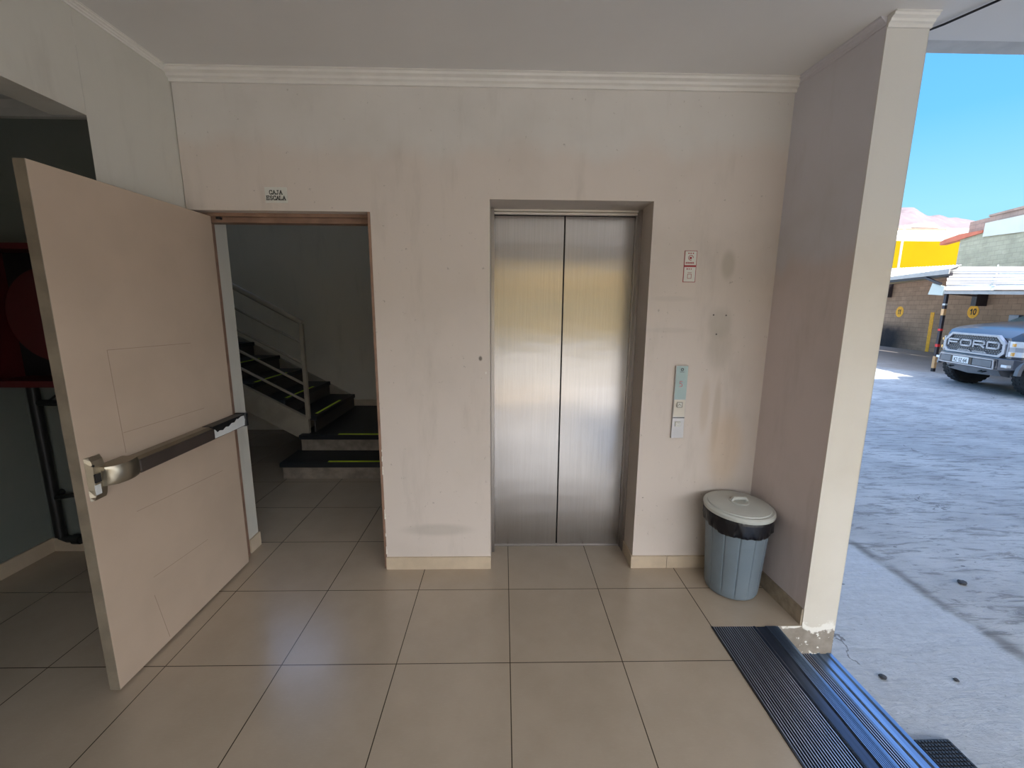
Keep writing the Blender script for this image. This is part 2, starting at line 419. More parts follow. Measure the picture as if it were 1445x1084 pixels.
# stair hall shell
w = MB()
w.box(-4.6, -4.2, 3.16, 3.3, 0, 5); w.box(-2.4, 1.45, 3.16, 3.3, 0, 5); w.box(-4.2, -2.4, 3.16, 3.3, 0, 2.9); w.box(-4.2, -2.4, 3.16, 3.3, 4.7, 5)
w.box(-4.7, -4.6, .42, 3.3, 0, 5); w.box(-.30, -.2, .477, 3.16, 0, 5); w.box(-1.66, 1.45, .4775, .50, 2.3, 5)
struct('wall_stair_hall', w, 'hall')
w = MB(); w.box(-12, 1.62, .477, 4.3, 5, 14.5); w.box(-12, 22, YB, .477, 2.96, 14.5)
struct('wall_upper', w, 'facade_dark')

# cornices
def cornice_profile(h, d):
    return [(0, CZ-h), (d*.18, CZ-h), (d*.22, CZ-h*.72), (d*.42, CZ-h*.62), (d*.5, CZ-h*.42), (d*.78, CZ-h*.3), (d*.84, CZ-h*.12), (d, CZ-h*.08), (d, CZ), (0, CZ)]
w = MB(); w.prism([(-1.664, .2-a, z) for a, z in cornice_profile(.052, .062)], (3.1, 0, 0)); struct('trim_1', w, 'white')
w = MB(); w.prism([(-1.664+a, .2, z) for a, z in cornice_profile(.022, .03)], (0, -5.0, 0)); struct('trim_2', w, 'white')
w = MB(); w.prism([(1.432-a, .2, z) for a, z in cornice_profile(.03, .03)], (.024, -.49, 0)); struct('trim_3', w, 'wall_side')
w = MB(); w.prism([(1.452, -.292-a, z) for a, z in cornice_profile(.042, .04)], (.176, 0, 0)); struct('trim_4', w, 'white')
# skirting
w = MB(); w.box(-.727, -.105, .188, .2, 0, .078, .0015); struct('baseboard_back_left', w, 'skirt')
w = MB(); w.box(.747, .955, .188, .2, 0, .078, .0015); w.box(.957, 1.43, .188, .2, 0, .078, .0015); w.box(.739, .749, .188, .37, 0, .078, .0015)
struct('baseboard_back_right', w, 'skirt')
w = MB(); w.prism([(1.432, .188, 0), (1.457, -.288, 0), (1.447, -.288, 0), (1.422, .188, 0)], (0, 0, .088)); struct('baseboard_right', w, 'skirt_dirty')
w = MB(); w.box(-1.638, -1.625, .37, .477, 0, .09); struct('baseboard_jamb', w, 'skirt')
w = MB(); w.box(-2.0, -.3, 3.148, 3.16, .32, .40); struct('baseboard_stair_hall', w, 'skirt')

# brown door frame of the stair doorway
w = MB()
w.box(-1.64, -.735, .285, .345, 1.985, 2.03); w.box(-1.64, -.735, .262, .285, 2.012, 2.03)
w.box(-.765, -.7255, .285, .345, 0, 2.03); w.box(-.74, -.7255, .2, .285, 0, 2.03)
w.box(-1.66, -1.618, .285, .345, 0, 2.03)
fr = struct('trim_6', w, 'frame', bevel=.002)
w = MB(); w.box(-1.555, -1.535, .262, .2845, 1.998, 2.010); build('hinge', w, 'black', fr)
w = MB()
for z0, h_, d_ in ((.62, .05, .008), (.69, .03, .006), (.35, .06, .008), (.12, .05, .007), (.06, .03, .009), (.22, .02, .006), (.74, .012, .005)):
    pts = [(-.7255-random.uniform(.001, d_*.4), .199, z0-h_/2)]
    n = 7
    for i in range(n+1):
        pts.append((-.7255+random.uniform(.2, 1)*d_, .199, z0-h_/2+h_*i/n))
    pts.append((-.7255-.001, .199, z0+h_/2))
    w.prism(pts, (0, -.0012, 0))
struct('trim_7', w, 'chip')

# ------------------------------------------------------------------ open door with its panic bar
door = thing('door_1', 'beige painted door leaf standing open, with a horizontal panic bar', 'door', (-1.60, .26, 0), kind='structure')
w = MB(); w.box(-1.62, -1.58, -.626, .262, .012, 2.012, .002); lf = build('door_leaf', w, 'door', door)
w = MB(); w.box(-1.6195, -1.5805, -.628, -.6255, .013, 2.011); build('leaf_edge', w, 'edge', lf, label='dark edge')
w = MB()
def groove(a, b):
    (y0, z0), (y1, z1) = a, b
    L = math.hypot(y1-y0, z1-z0); ny, nz = -(z1-z0)/L*.0011, (y1-y0)/L*.0011
    w.prism([(-1.5802, y0+ny, z0+nz), (-1.5802, y0-ny, z0-nz), (-1.5802, y1-ny, z1-nz), (-1.5802, y1+ny, z1+nz)], (.0006, 0, 0))
for a, b in (((-.448, 1.373), (.0, 1.364)), ((-.448, 1.373), (-.437, .95)), ((-.435, 1.034), (.04, 1.025)), ((-.43, .688), (.121, .652)), ((-.409, .279), (-.363, .03)), ((-.40, .36), (-.05, .34))): groove(a, b)
build('surface_crack', w, 'groove', door)
pb = MB()
# rail: channel with a brighter top lip
pb.prism([(-1.58, -.46, .868), (-1.53, -.46, .868), (-1.523, -.46, .876), (-1.523, -.46, .925), (-1.54, -.46, .934), (-1.58, -.46, .934)], (0, .735, 0))
rail = build('panic_bar', pb, 'bronze', door)
w = MB(); w.box(-1.53, -1.512, -.455, .0, .870, .925, .004); build('push_pad', w, 'dark_bar', rail)
w = MB(); w.box(-1.575, -1.5205, .0, .272, .8675, .936, .002); w.box(-1.58, -1.512, .268, .292, .862, .94, .006); build('end_cap', w, 'black', rail)
w = MB(); pts = [(0.004, .872), (.13, .870), (.262, .872), (.268, .905), (.262, .928), (.235, .930), (.21, .922), (.195, .926), (.175, .912), (.15, .915), (.125, .903), (.10, .908), (.075, .897), (.05, .903), (.03, .898), (.012, .918), (.002, .914)]
w.prism([(-1.5200, y, z) for y, z in pts], (.0012, 0, 0)); build('torn_label', w, 'label', rail, label='torn white label')
w = MB()
w.loft([[(-1.58, -.612, z) , (-1.58, -.548, z), (-1.58+d, -.556, z), (-1.58+d, -.602, z)] for z, d in ((.818, .008), (.832, .014), (.862, .020), (.95, .020), (.972, .016), (.986, .008))])
head = build('latch_case', w, 'bronze', rail, smooth=False)
w = MB()
w.loft([[(-1.58, y, .862), (x, y, .866), (x+.006, y, .880), (x+.006, y, .925), (x, y, .940), (-1.58, y, .944)] for y, x in ((-.575, -1.545), (-.555, -1.520), (-.52, -1.510), (-.49, -1.512), (-.455, -1.522))])
build('bar_housing', w, 'bronze', rail, smooth=True)
w = MB(); w.box(-1.562, -1.556, -.603, -.580, .888, .922); build('latch_slot', w, 'black', rail)
w = MB(); w.box(-1.562, -1.5585, -.606, -.584, .842, .880); build('case_sticker', w, 'label', rail)
w = MB(); w.tube([(-1.565, -.6, .955), (-1.558, -.6, .955)], .004, 10); build('screw', w, 'black', rail)

# ------------------------------------------------------------------ elevator
lift = thing('elevator', 'closed brushed steel elevator doors in the recessed wall opening', 'elevator', (.32, .45, 0))
w = MB(); w.box(-.10, .3165, .4485, .474, .004, 2.068, .001); build('door_panel', w, 'steel', lift)
w = MB(); w.box(.3245, .742, .4485, .474, .004, 2.068, .001); build('door_panel', w, 'steel', lift)
w = MB(); w.box(-.107, .749, .474, .478, 0, 2.098); build('shaft_gap', w, 'black', lift)
w = MB(); w.box(-.1065, -.088, .37, .44, 0, 2.09, .001); build('frame_jamb', w, 'steel_dull', lift)
w = MB(); w.box(.7345, .7485, .375, .44, 0, 2.09, .001); w.box(.728, .736, .425, .446, 0, 2.07, .001); build('frame_jamb', w, 'steel_dull', lift)
w = MB(); w.box(-.088, .7345, .425, .447, 2.072, 2.084, .001); w.box(-.088, .7345, .410, .447, 2.087, 2.097, .001); build('header', w, 'header', lift)
w = MB(); w.box(-.09, .735, .437, .4483, .0005, .004); build('sill', w, 'steel_dull', lift)

# ------------------------------------------------------------------ call panel + signs
FX = lambda x, z, y=.2: ((x, y, z), (1, 0, 0), (0, 0, 1))
G = {  # letter strokes in a 1 x 1 cell
 'A': [[(0, 0), (.5, 1), (1, 0)], [(.2, .36), (.8, .36)]], 'C': [[(1, .8), (.75, 1), (.3, 1), (0, .7), (0, .3), (.3, 0), (.75, 0), (1, .2)]],
 'J': [[(.35, 1), (.95, 1)], [(.68, 1), (.68, .2), (.45, 0), (.15, 0), (0, .2)]], 'E': [[(.9, .0), (0, 0), (0, 1), (.9, 1)], [(0, .52), (.7, .52)]],
 'S': [[(.9, .82), (.65, 1), (.3, 1), (.05, .78), (.2, .56), (.75, .44), (.95, .22), (.7, 0), (.3, 0), (.05, .18)]], 'L': [[(0, 1), (0, 0), (.9, 0), (.9, .2)]],
 'K': [[(0, 0), (0, 1)], [(.9, 1), (0, .4)], [(.3, .6), (.95, 0)]], 'Z': [[(0, 1), (.95, 1), (0, 0), (.95, 0)]], '6': [[(.85, 1), (.3, .9), (0, .5), (0, .15), (.3, 0), (.7, 0), (.95, .2), (.9, .5), (.6, .6), (.1, .45)]],
 '4': [[(.75, 0), (.75, 1), (0, .3), (1, .3)]], '1': [[(.15, .75), (.6, 1), (.6, 0)]], '0': [[(.3, 1), (.75, 1), (1, .7), (1, .3), (.7, 0), (.3, 0), (0, .3), (0, .7), (.3, 1)]],
 'F': [[(0, 0), (0, 1), (1, 1)], [(0, .5), (.85, .5)]], 'O': [[(.15, 1), (.85, 1), (1, .85), (1, .15), (.85, 0), (.15, 0), (0, .15), (0, .85), (.15, 1)]],
 'R': [[(0, 0), (0, 1), (.85, 1), (1, .88), (1, .55), (.85, .42), (0, .42)], [(.6, .42), (1, 0)]], 'D': [[(0, 0), (0, 1), (.85, 1), (1, .85), (1, .15), (.85, 0), (0, 0)]],
 '5': [[(.9, 1), (.1, 1), (.1, .55), (.7, .55), (.95, .35), (.95, .15), (.7, 0), (.05, 0)]]}
SER = {'A': [(-.12, 0, .2, 0), (.78, 0, 1.14, 0)], 'E': [(-.15, 0, .2, 0), (-.15, 1, .2, 1), (.9, 1, .9, .78), (.9, 0, .9, .25)], 'L': [(-.15, 0, .2, 0), (-.18, 1, .2, 1)], 'C': [(1, 1, 1, .72), (1, 0, 1, .28)]}
def word(txt, h, wd, gap, slant=0, serif=False):
    out = []; x = 0
    for ch in txt:
        if ch in G:
            for ln in G[ch]: out.append([(x+px*wd+slant*py*h, py*h) for px, py in ln])
            if serif:
                for a, b, c_, d in SER.get(ch, []): out.append([(x+a*wd, b*h), (x+c_*wd, d*h)])
        elif ch == '.': out.append([(x+wd*.15, h*.45), (x+wd*.3, h*.45)]); x -= wd*.5
        x += wd+gap
    return out, x-gap
sign = thing('door_sign', 'small white stair sign above the stair doorway reading CAJA ESCALA', 'sign', (-1.197, .2, 2.07))
w = MB(); w.box(-1.253, -1.141, .196, .2, 2.068, 2.143, .001); pl = build('sign_plate', w, 'white_sign', sign)
w = MB(); L, tw = word('CAJA', .018, .0125, .0045, serif=True); w.strokes(L, .0036, ((-1.197-tw/2, .196, 2.109), (1, 0, 0), (0, 0, 1)), .0006)
L, tw = word('ESCALA', .018, .0120, .0042, serif=True); w.strokes(L, .0036, ((-1.197-tw/2, .196, 2.082), (1, 0, 0), (0, 0, 1)), .0006); build('lettering', w, 'ink', pl)

st = thing('wall_notice', 'narrow white and red notice plate above the elevator call panel', 'sign', (.963, .2, 1.69))
w = MB(); w.box(.930, .997, .197, .2, 1.688, 1.852); p1 = build('notice_frame', w, 'signred', st)
w = MB(); w.box(.933, .994, .1962, .197, 1.777, 1.849); build('notice_plate', w, 'white_sign', p1)
w = MB(); w.box(.933, .994, .1962, .197, 1.691, 1.767); build('notice_plate', w, 'white_sign', p1)
w = MB(); w.box(.933, .994, .1955, .197, 1.767, 1.777); build('red_band', w, 'signred', p1)
w = MB()
for zz, xs in ((1.838, ((.948, .955), (.960, .966), (.972, .978))), (1.757, ((.945, .952), (.957, .962), (.968, .972)))):
    for a, b in xs: w.box(a, b, .1956, .1962, zz-.003, zz+.003)
for i in range(7): w.box(.938+.0066*i, .9425+.0066*i, .1956, .1962, 1.784, 1.793)
build('notice_print', w, 'signred', p1)
w = MB(); w.strokes([[(math.cos(a)*.013, math.sin(a)*.013) for a in [2*PI*k/14 for k in range(12)]]], .0028, ((.964, .1962, 1.815), (1, 0, 0), (0, 0, 1)), .0006)
build('notice_symbol', w, 'signred', p1)
w = MB(); w.box(.957, .969, .1956, .1962, 1.808, 1.820); build('notice_symbol', w, 'signred', p1)
w = MB()
w.strokes([[(-.010, 0), (.010, 0), (.010, .022), (-.010, .022), (-.010, 0)], [(-.010, .030), (.010, .030)]], .0022, ((.963, .1962, 1.708), (1, 0, 0), (0, 0, 1)), .0006)
build('notice_symbol', w, 'signred', p1)

cp = thing('call_panel', 'tall narrow elevator call panel with teal display on the wall', 'call panel', (.96, .2, .82))
w = MB(); w.box(.925, .994, .186, .2, .82, 1.236, .001); bp_ = build('panel_body', w, 'silver', cp)
w = MB(); w.box(.9275, .9915, .1845, .186, 1.045, 1.234); d_ = build('display_glass', w, 'teal', bp_)
w = MB(); w.box(.9275, .9915, .1835, .186, .945, 1.042, .0008); build('button_plate', w, 'cream', bp_)
w = MB(); w.box(.9265, .9925, .1835, .186, .937, .941); build('joint', w, 'black', bp_)
w = MB(); w.strokes([[(math.cos(a)*.0065, math.sin(a)*.0065) for a in [2*PI*k/16 for k in range(17)]]], .0035, ((.960, .1845, 1.215), (1, 0, 0), (0, 0, 1)), .0005)
w.box(.948, .972, .184, .1845, 1.200, 1.2025); build('maker_mark', w, 'ink', bp_)
w = MB(); L, tw = word('5', .030, .015, .004); w.strokes(L, .0035, ((.951, .1845, 1.118), (1, 0, 0), (0, 0, 1)), .0005); build('floor_digit', w, 'pinkled', bp_)
w = MB(); w.box(.943, .974, .181, .1835, 1.0, 1.030, .0008); bt = build('up_button', w, 'white_sign', bp_)
w = MB(); w.strokes([[(.001, .001), (.030, .001), (.030, .029), (.001, .029), (.001, .001)], [(.008, .011), (.0155, .019), (.023, .011)]], .0022, ((.943, .181, 1.0), (1, 0, 0), (0, 0, 1)), .0004); build('arrow_mark', w, 'ink', bp_)
w = MB(); w.box(.943, .971, .181, .186, .889, .917, .0008); build('down_button', w, 'white_sign', bp_)
w = MB(); w.strokes([[(.007, .017), (.007, .010), (.014, .006), (.021, .010), (.021, .018), (.012, .021)]], .002, ((.943, .181, .889), (1, 0, 0), (0, 0, 1)), .0004); build('button_mark', w, 'silver', bp_)

# ------------------------------------------------------------------ rubbish bin
BX, BY = 1.254, .012
rb = thing('rubbish_bin', 'round blue-grey plastic rubbish bin with grey lid in the corner', 'bin', (BX, BY, 0))
def body_r(a, r, z):
    k = (a/(2*PI)*13) % 1
    d = min(k, 1-k)
    return (r*(1-.035*math.exp(-(d/.03)**2)) if .03 < z < .45 else r, z)
w = MB(); w.lathe([(0.02, .004), (.118, .004), (.130, .008), (.135, .02), (.138, .05), (.160, .44), (.163, .46), (.150, .46), (.13, .05), (.02, .045)], BX, BY, 260, body_r)
build('bin_body', w, 'bin', rb, smooth=True, sharp=50)
rn = random.Random(3); ph = [rn.uniform(0, 6) for _ in range(8)]
def bagf(a, r, z):
    t = (.478-z)/.10
    low = .020*math.cos(a-math.radians(-100)) + .0035*math.sin(5*a+ph[0]) + .0012*math.sin(11*a+ph[1])
    z2 = z - max(0, t)*low*1.3
    wr = .0030*math.sin(17*a+ph[2]+z*60)*t + .0022*math.sin(31*a+ph[3]-z*90)*t + .0016*math.sin(53*a+z*130)
    return (r + wr + .004*t, z2)
w = MB(); w.lathe([(.150, .468), (.166, .478), (.172, .472), (.1725, .455), (.171, .435), (.1705, .415), (.168, .405), (.1635, .399), (.1600, .404)], BX, BY, 180, bagf, caps=False)
build('bin_bag', w, 'bag', rb, smooth=True, sharp=80)
w = MB()
def lidf(a, r, z): return (r, z + .006*math.cos(a-2.2)*(r/.17))
w.lathe([(.02, .478), (.165, .476), (.176, .474), (.1785, .480), (.1775, .492), (.170, .499), (.158, .500), (.156, .505), (.12, .512), (.06, .517), (.001, .518)], BX, BY, 72, lidf)
for k in range(10):
    a = 2*PI*k/10+.2
    w.tube([(BX+math.cos(a)*r, BY+math.sin(a)*r, .5165-r*.10+.004*math.cos(a-2.2)) for r in (.06, .145)], .0022, 6)
ld = build('bin_lid', w, 'lid', rb, smooth=True, sharp=35)
w = MB(); w.lathe([(.05, .515), (.052, .520), (.046, .523), (.038, .5195), (.015, .5185), (.001, .5185)], BX, BY, 40, lidf)
w.tube([(BX-.042, BY+.0, .519), (BX-.03, BY, .534), (BX+.03, BY, .534), (BX+.042, BY, .519)], [.009, .010, .010, .009], 10)
build('lid_handle', w, 'lid', ld, smooth=True)

# ------------------------------------------------------------------ threshold: ribbed mat, nosing, lower step
YN, YF = -4.0, -.297
w = MB(); w.box(1.0, 1.325, YB, YF, -.25, -.014); struct('floor_threshold', w, 'skirt_dirty')
def ribs(x0, x1, n, zb, zt, y0, y1, duty=.55):
    b = MB(); pts = [(x0, zb-.006)]; p = (x1-x0)/n
    for i in range(n):
        a = x0+i*p
        pts += [(a+p*.04, zb), (a+p*.18, zt), (a+p*(.18+duty), zt), (a+p*(.32+duty), zb)]
    pts += [(x1, zb), (x1, zb-.006)]
    b.prism([(x, y0, z) for x, z in pts], (0, y1-y0, 0)); return b
mat1 = thing('ribbed_mat', 'black ribbed entrance mat strip laid flush along the tiled floor edge', 'mat', (1.1, -2.1, 0))
build('mat_ribs', ribs(1.003, 1.205, 18, -.0075, .0015, YN, YF), 'rib', mat1)
w = MB(); pch = .202/18
for i in range(18): w.box(1.003+i*pch+pch*.30, 1.003+i*pch+pch*.62, YN, YF, .0005, .0024)
build('rib_inlay', w, 'inlay', mat1)
w = MB(); w.box(.996, 1.0035, YN, YF, -.013, .004); build('edge_strip', w, 'black', mat1)
n1 = thing('step_nosing', 'dark metal nosing strip beside the upper ribbed mat', 'nosing', (1.26, -2.1, 0))
w = MB(); w.prism([(1.206, YN, -.013), (1.206, YN, .002), (1.212, YN, .004), (1.222, YN, -.001), (1.262, YN, -.001), (1.270, YN, .004), (1.270, YN, -.013)], (0, YF-YN, 0)); build('smooth_channel', w, 'nosing_dark', n1)
b = ribs(1.270, 1.318, 7, -.001, .004, YN, YF, .5); build('fine_ribs', b, 'nosing', n1)
w = MB(); w.prism([(1.3185, YN, -.013), (1.3185, YN, .003), (1.330, YN, .002), (1.334, YN, -.006), (1.334, YN, -.045), (1.3265, YN, -.045), (1.3265, YN, -.013)], (0, YF-YN, 0)); build('front_lip', w, 'nosing', n1)
w = MB(); w.box(1.325, 1.63, YB, -.2925, -.25, -.176); struct('floor_lower_step', w, 'skirt_dirty')
mat2 = thing('ribbed_mat', 'second black ribbed mat strip on the lower step beside the yard', 'mat', (1.45, -2.1, -.17))
build('mat_ribs', ribs(1.375, 1.512, 12, -.168, -.160, YN, -.2925), 'rib', mat2)
w = MB(); pch = .137/12
for i in range(12): w.box(1.375+i*pch+pch*.28, 1.375+i*pch+pch*.62, YN, -.2925, -.1615, -.1590)
build('rib_inlay', w, 'inlay', mat2)
n2 = thing('step_nosing', 'sky-tinted metal nosing strip on the lower step along the yard', 'nosing', (1.58, -2.1, -.17))
w = MB(); w.prism([(1.513, YN, -.175), (1.513, YN, -.159), (1.520, YN, -.157), (1.528, YN, -.163), (1.548, YN, -.163), (1.556, YN, -.157), (1.566, YN, -.157), (1.572, YN, -.163), (1.596, YN, -.163), (1.604, YN, -.157), (1.622, YN, -.158), (1.628, YN, -.164), (1.632, YN, -.198), (1.624, YN, -.198), (1.62, YN, -.175)], (0, -.2925-YN, 0)); build('profile', w, 'nosing', n2)

# studded doormat on the yard
dm = thing('doormat', 'black studded rubber doormat on the yard below the step', 'doormat', (1.72, -1.1, -.2))
w = MB(); w.box(1.655, 1.80, -1.7, -.705, -.199, -.187, .003); db = build('mat_base', w, 'blackmat', dm)
w = MB()
for i in range(10):
    for j in range(66):
        x = 1.667+i*.0135; y = -.718-j*.0148
        w.box(x-.004, x+.004, y-.0045, y+.0045, -.187, -.183)
o = build('mat_studs', w, 'blackmat', db); o['kind'] = 'stuff'

# loose stones and chips on the yard
rs = random.Random(11)
def stone(r, seed):
    t = bmesh.new(); bmesh.ops.create_icosphere(t, subdivisions=2, radius=r); q = random.Random(seed)
    for v in t.verts: v.co *= q.uniform(.75, 1.15); v.co.z *= .5
    b = MB(); b._merge(t); bmesh.ops.translate(b.bm, verts=b.bm.verts[:], vec=(0, 0, r*.4)); return b
M['stone'] = plain('dark_stone', (.05, .05, .055), .8)
for i, (x, y, r, lab) in enumerate(((1.80, -.40, .016, 'dark flat stone on the yard nearest the pillar foot'), (2.42, -.66, .022, 'dark stone on the yard beyond the studded doormat'),
        (2.14, -.42, .012, 'tiny dark stone between the pillar foot and the doormat'), (2.95, .30, .025, 'dark stone out on the rough yard surface'))):
    o = build('stone', stone(r, i), 'stone', local=True, label=lab, cat='stone', group='loose stones on the yard'); o.location = (x, y, -.2)

# black cable under the canopy
w = MB(); w.tube([(1.67, -.105-.09, CZ-.004), (1.70, -.27, CZ-.012), (1.76, -.40, CZ-.012), (1.83, -.55, CZ-.006), (2.1, -1.1, CZ-.004)], .0045, 8)
build('ceiling_cable', w, 'black', label='thin black cable running across the soffit above the pillar', cat='cable')

# ------------------------------------------------------------------ hose cabinet and pipe in the side room
hc = thing('hose_cabinet', 'red fire hose cabinet on the wall of the dark side room', 'hose cabinet', (-2.5, .41, 1.08))
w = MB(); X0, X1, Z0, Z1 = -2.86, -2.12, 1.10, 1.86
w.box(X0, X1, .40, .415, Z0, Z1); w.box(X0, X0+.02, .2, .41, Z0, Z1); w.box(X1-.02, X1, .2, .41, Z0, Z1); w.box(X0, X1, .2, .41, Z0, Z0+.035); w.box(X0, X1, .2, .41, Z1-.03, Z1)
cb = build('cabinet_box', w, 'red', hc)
w = MB(); w.box(X0+.02, X1-.02, .392, .4, Z0+.035, Z1-.03); build('dark_lining', w, 'black', cb)
w = MB()
w.tube([(-2.44, .22, 1.49), (-2.44, .232, 1.49)], .25, 40); w.tube([(-2.44, .34, 1.49), (-2.44, .352, 1.49)], .25, 40); w.tube([(-2.44, .232, 1.49), (-2.44, .34, 1.49)], .05, 20); w.tube([(-2.44, .352, 1.49), (-2.44, .392, 1.49)], .03, 12)
rl = build('hose_reel', w, 'reelred', cb, smooth=True)
w = MB()
for k in range(4):
    for q in range(3):
        r = .20-q*.028; w.tube([(-2.44+math.cos(a)*r, .246+k*.026, 1.49+math.sin(a)*r) for a in [2*PI*i/32 for i in range(33)]], .013, 8)
build('hose', w, 'black', rl, smooth=True)
pp = thing('standpipe', 'black vertical water pipe with valves below the hose cabinet', 'pipe', (-2.78, .36, 0))
w = MB(); w.tube([(-2.78, .36, 1.10), (-2.78, .36, .13)], .028, 16); w.tube([(-2.78, .36, .13), (-2.74, .36, .11), (-2.5, .36, .11), (-2.2, .36, .11), (-2.2, .36, .002)], .022, 12); w.tube([(-2.78, .36, .4), (-2.78, .415, .4)], .02, 8)
mp = build('pipe_run', w, 'pipe', pp, smooth=True)
w = MB(); w.tube([(-2.78, .36, .98), (-2.66, .35, .98), (-2.56, .33, .99)], .018, 10); w.tube([(-2.70, .35, .985), (-2.63, .34, 1.03), (-2.54, .33, 1.02)], .006, 8); w.tube([(-2.60, .335, .955), (-2.60, .335, 1.02)], .022, 12); build('upper_valve', w, 'pipe', mp)
w = MB(); w.tube([(-2.78, .36, .38), (-2.70, .34, .40), (-2.63, .33, .415), (-2.56, .33, .41)], .014, 10); build('lower_tap', w, 'pipe', mp)
w = MB(); w.tube([(-2.62, .36, .11), (-2.5, .36, .11)], .034, 12); w.tube([(-2.7, .36, .11), (-2.66, .36, .11)], .032, 12); build('pipe_joint', w, 'pipe', mp)

# ------------------------------------------------------------------ staircase
sx = thing('staircase', 'dark steel staircase with beige railing beyond the stair doorway', 'staircase', (-2.0, 2.4, 0))
def tread(x0, x1, y0, y1, z, lip_axis, strip):
    w = MB(); w.box(x0, x1, y0, y1, z-.045, z, .006); t = build('tread', w, 'stairblack', sx)
    w = MB(); w.box(*strip, z-.001, z+.0025); build('safety_strip', w, 'yellowgreen', t, label='yellow-green safety strip')
w = MB(); w.box(-2.03, -.31, 1.572, 3.15, 0, .115); build('riser', w, 'stairriser', sx)
tread(-2.045, -.305, 1.545, 1.90, .16, 'y', (-1.62, -.42, 1.572, 1.600))
w = MB(); w.box(-2.0, -.31, 1.895, 3.15, .16, .277); build('riser', w, 'stairriser', sx)
tread(-2.01, -.305, 1.868, 3.15, .32, 'y', (-1.64, -.42, 1.895, 1.923))
RUN, RISE = .293, .16
for k in range(9):
    z = .48+k*RISE; x1 = -1.875-k*RUN
    w = MB(); w.box(x1-.03, x1-.015, 1.99, 3.09, z-RISE, z-.04); build('riser', w, 'riserdark', sx)
    tread(x1-RUN-.02, x1, 1.985, 3.095, z, 'x', (x1-.062, x1-.035, 2.1, 2.73))
sl = RISE/RUN
def sring(y0, y1, x0=-1.935, x1=-4.55, lo=-.175, up=.0):
    zt = .47; return [(x0, y0, zt-.18), (x0, y0, zt), (x1, y0, zt+(x0-x1)*sl), (x1, y0, zt+(x0-x1)*sl-.235), (x0-.12, y0, zt-.185)]
w = MB(); w.prism(sring(1.935, 1.98), (0, .04, 0)); w.box(-4.55, -1.935, 1.93, 1.932, .3, .301) if False else None
build('stringer', w, 'stairpaint', sx)
w = MB(); w.prism(sring(3.10, 3.14, -1.94), (0, .04, 0)); build('stringer', w, 'stairpaint', sx)
w = MB(); w.box(-1.96, -1.925, 1.94, 1.975, .46, 1.385, .002); build('newel_post', w, 'stairpaint', sx)
w = MB(); w.tube([(-1.935, 1.957, 1.395), (-4.5, 1.957, 1.395+2.565*sl)], .026, 14); build('handrail', w, 'stairpaint', sx, smooth=True)
for z0 in (1.20, 1.0, .80, .63):
    w = MB(); w.tube([(-1.945, 1.957, z0), (-4.5, 1.957, z0+2.555*sl)], .0125, 10); build('rail', w, 'stairpaint', sx, smooth=True)

# ------------------------------------------------------------------ outdoors: walls and neighbours
def frame(P, phi):
    a = math.radians(phi); return Vector((P[0], P[1], 0)), Vector((math.sin(a), math.cos(a), 0)), Vector((-math.cos(a), math.sin(a), 0))
def plate(mb, F, pts, thick, off=0):
    O, T, Nn = F
    mb.prism([O + T*s_ + Nn*off + Vector((0, 0, z)) for s_, z in pts], -Nn*thick); return mb
W = frame((18.27, 15.9), 11)
bw = MB(); plate(bw, W, [(-18, -.25), (6.5, -.25), (6.5, 2.95), (-18, 2.95)], .2)
build('boundary_wall', bw, 'block', label='brown concrete block wall behind the parking bays', cat='wall')
for s_, z_, txt, lab in ((2.03, 1.49, '11', 'yellow disc numbered 11 painted on the block wall'), (-1.91, 1.52, '10', 'yellow disc numbered 10 on the block wall above the pickup')):
    O, T, Nn = W; c0 = O+T*s_+Vector((0, 0, z_))+Nn*.002
    t = thing('bay_number', lab, 'parking number', tuple(c0-Vector((0, 0, .25))), group='bay number discs')
    w = MB(); w.prism([c0+T*(math.cos(a)*.25)+Vector((0, 0, math.sin(a)*.25)) for a in [2*PI*i/36 for i in range(36)]], Nn*.006); dk = build('disc', w, 'yellowpaint', t)
    w = MB(); L, tw = word(txt, .19, .10 if txt == '10' else .06, .045, .03); w.strokes(L, .042, (tuple(c0+T*(tw/2)+Nn*.008-Vector((0, 0, .095))), tuple(-T), (0, 0, 1)), -.004); build('digits', w, 'ink', dk)
w = MB(); plate(w, W, [(-.09, -.2), (.09, -.2), (.14, 1.48), (-.06, 1.48)], .01, .01); build('bay_stripe', w, 'yellowpaint', label='vertical yellow bay stripe painted on the block wall', cat='painted stripe')

# neighbouring buildings
B = frame((22, 18), 11)
gb = thing('green_building', 'green-grey block building with pale panel beyond the boundary wall', 'building', (23, 15, -.2))
w = MB(); plate(w, B, [(1.13, -.2), (1.13, 4.97), (-.12, 5.10), (-.12, 4.9), (-14, 4.2), (-14, -.2)], 4); build('block_wall', w, 'greenblock', gb)
w = MB(); plate(w, B, [(-.14, 4.9), (-.16, 5.5), (-14, 5.5), (-14, 4.2)], .3, .05); build('pale_panel', w, 'palepanel', gb)
w = MB(); plate(w, B, [(2.26, 4.86), (1.13, 4.96), (-.10, 5.09), (-.10, 5.20), (1.13, 5.22), (2.26, 5.06)], .3, .08); build('terracotta_beam', w, 'terracotta', gb)
w = MB(); plate(w, B, [(1.16, 4.0), (1.16, 5.77), (-.01, 5.80), (-.01, 4.0)], .3, -.3); plate(w, B, [(-.01, 4.0), (-.01, 5.80), (-14, 5.95), (-14, 4.0)], .3, -.2); plate(w, B, [(-.0, 5.80), (0, 5.88), (-14, 6.25), (-14, 5.95)], 3, -.15); build('upper_wall', w, 'brownblock', gb)
yb = thing('yellow_building', 'bright yellow building with white upper band in the distance', 'building', (28, 32, -.2))
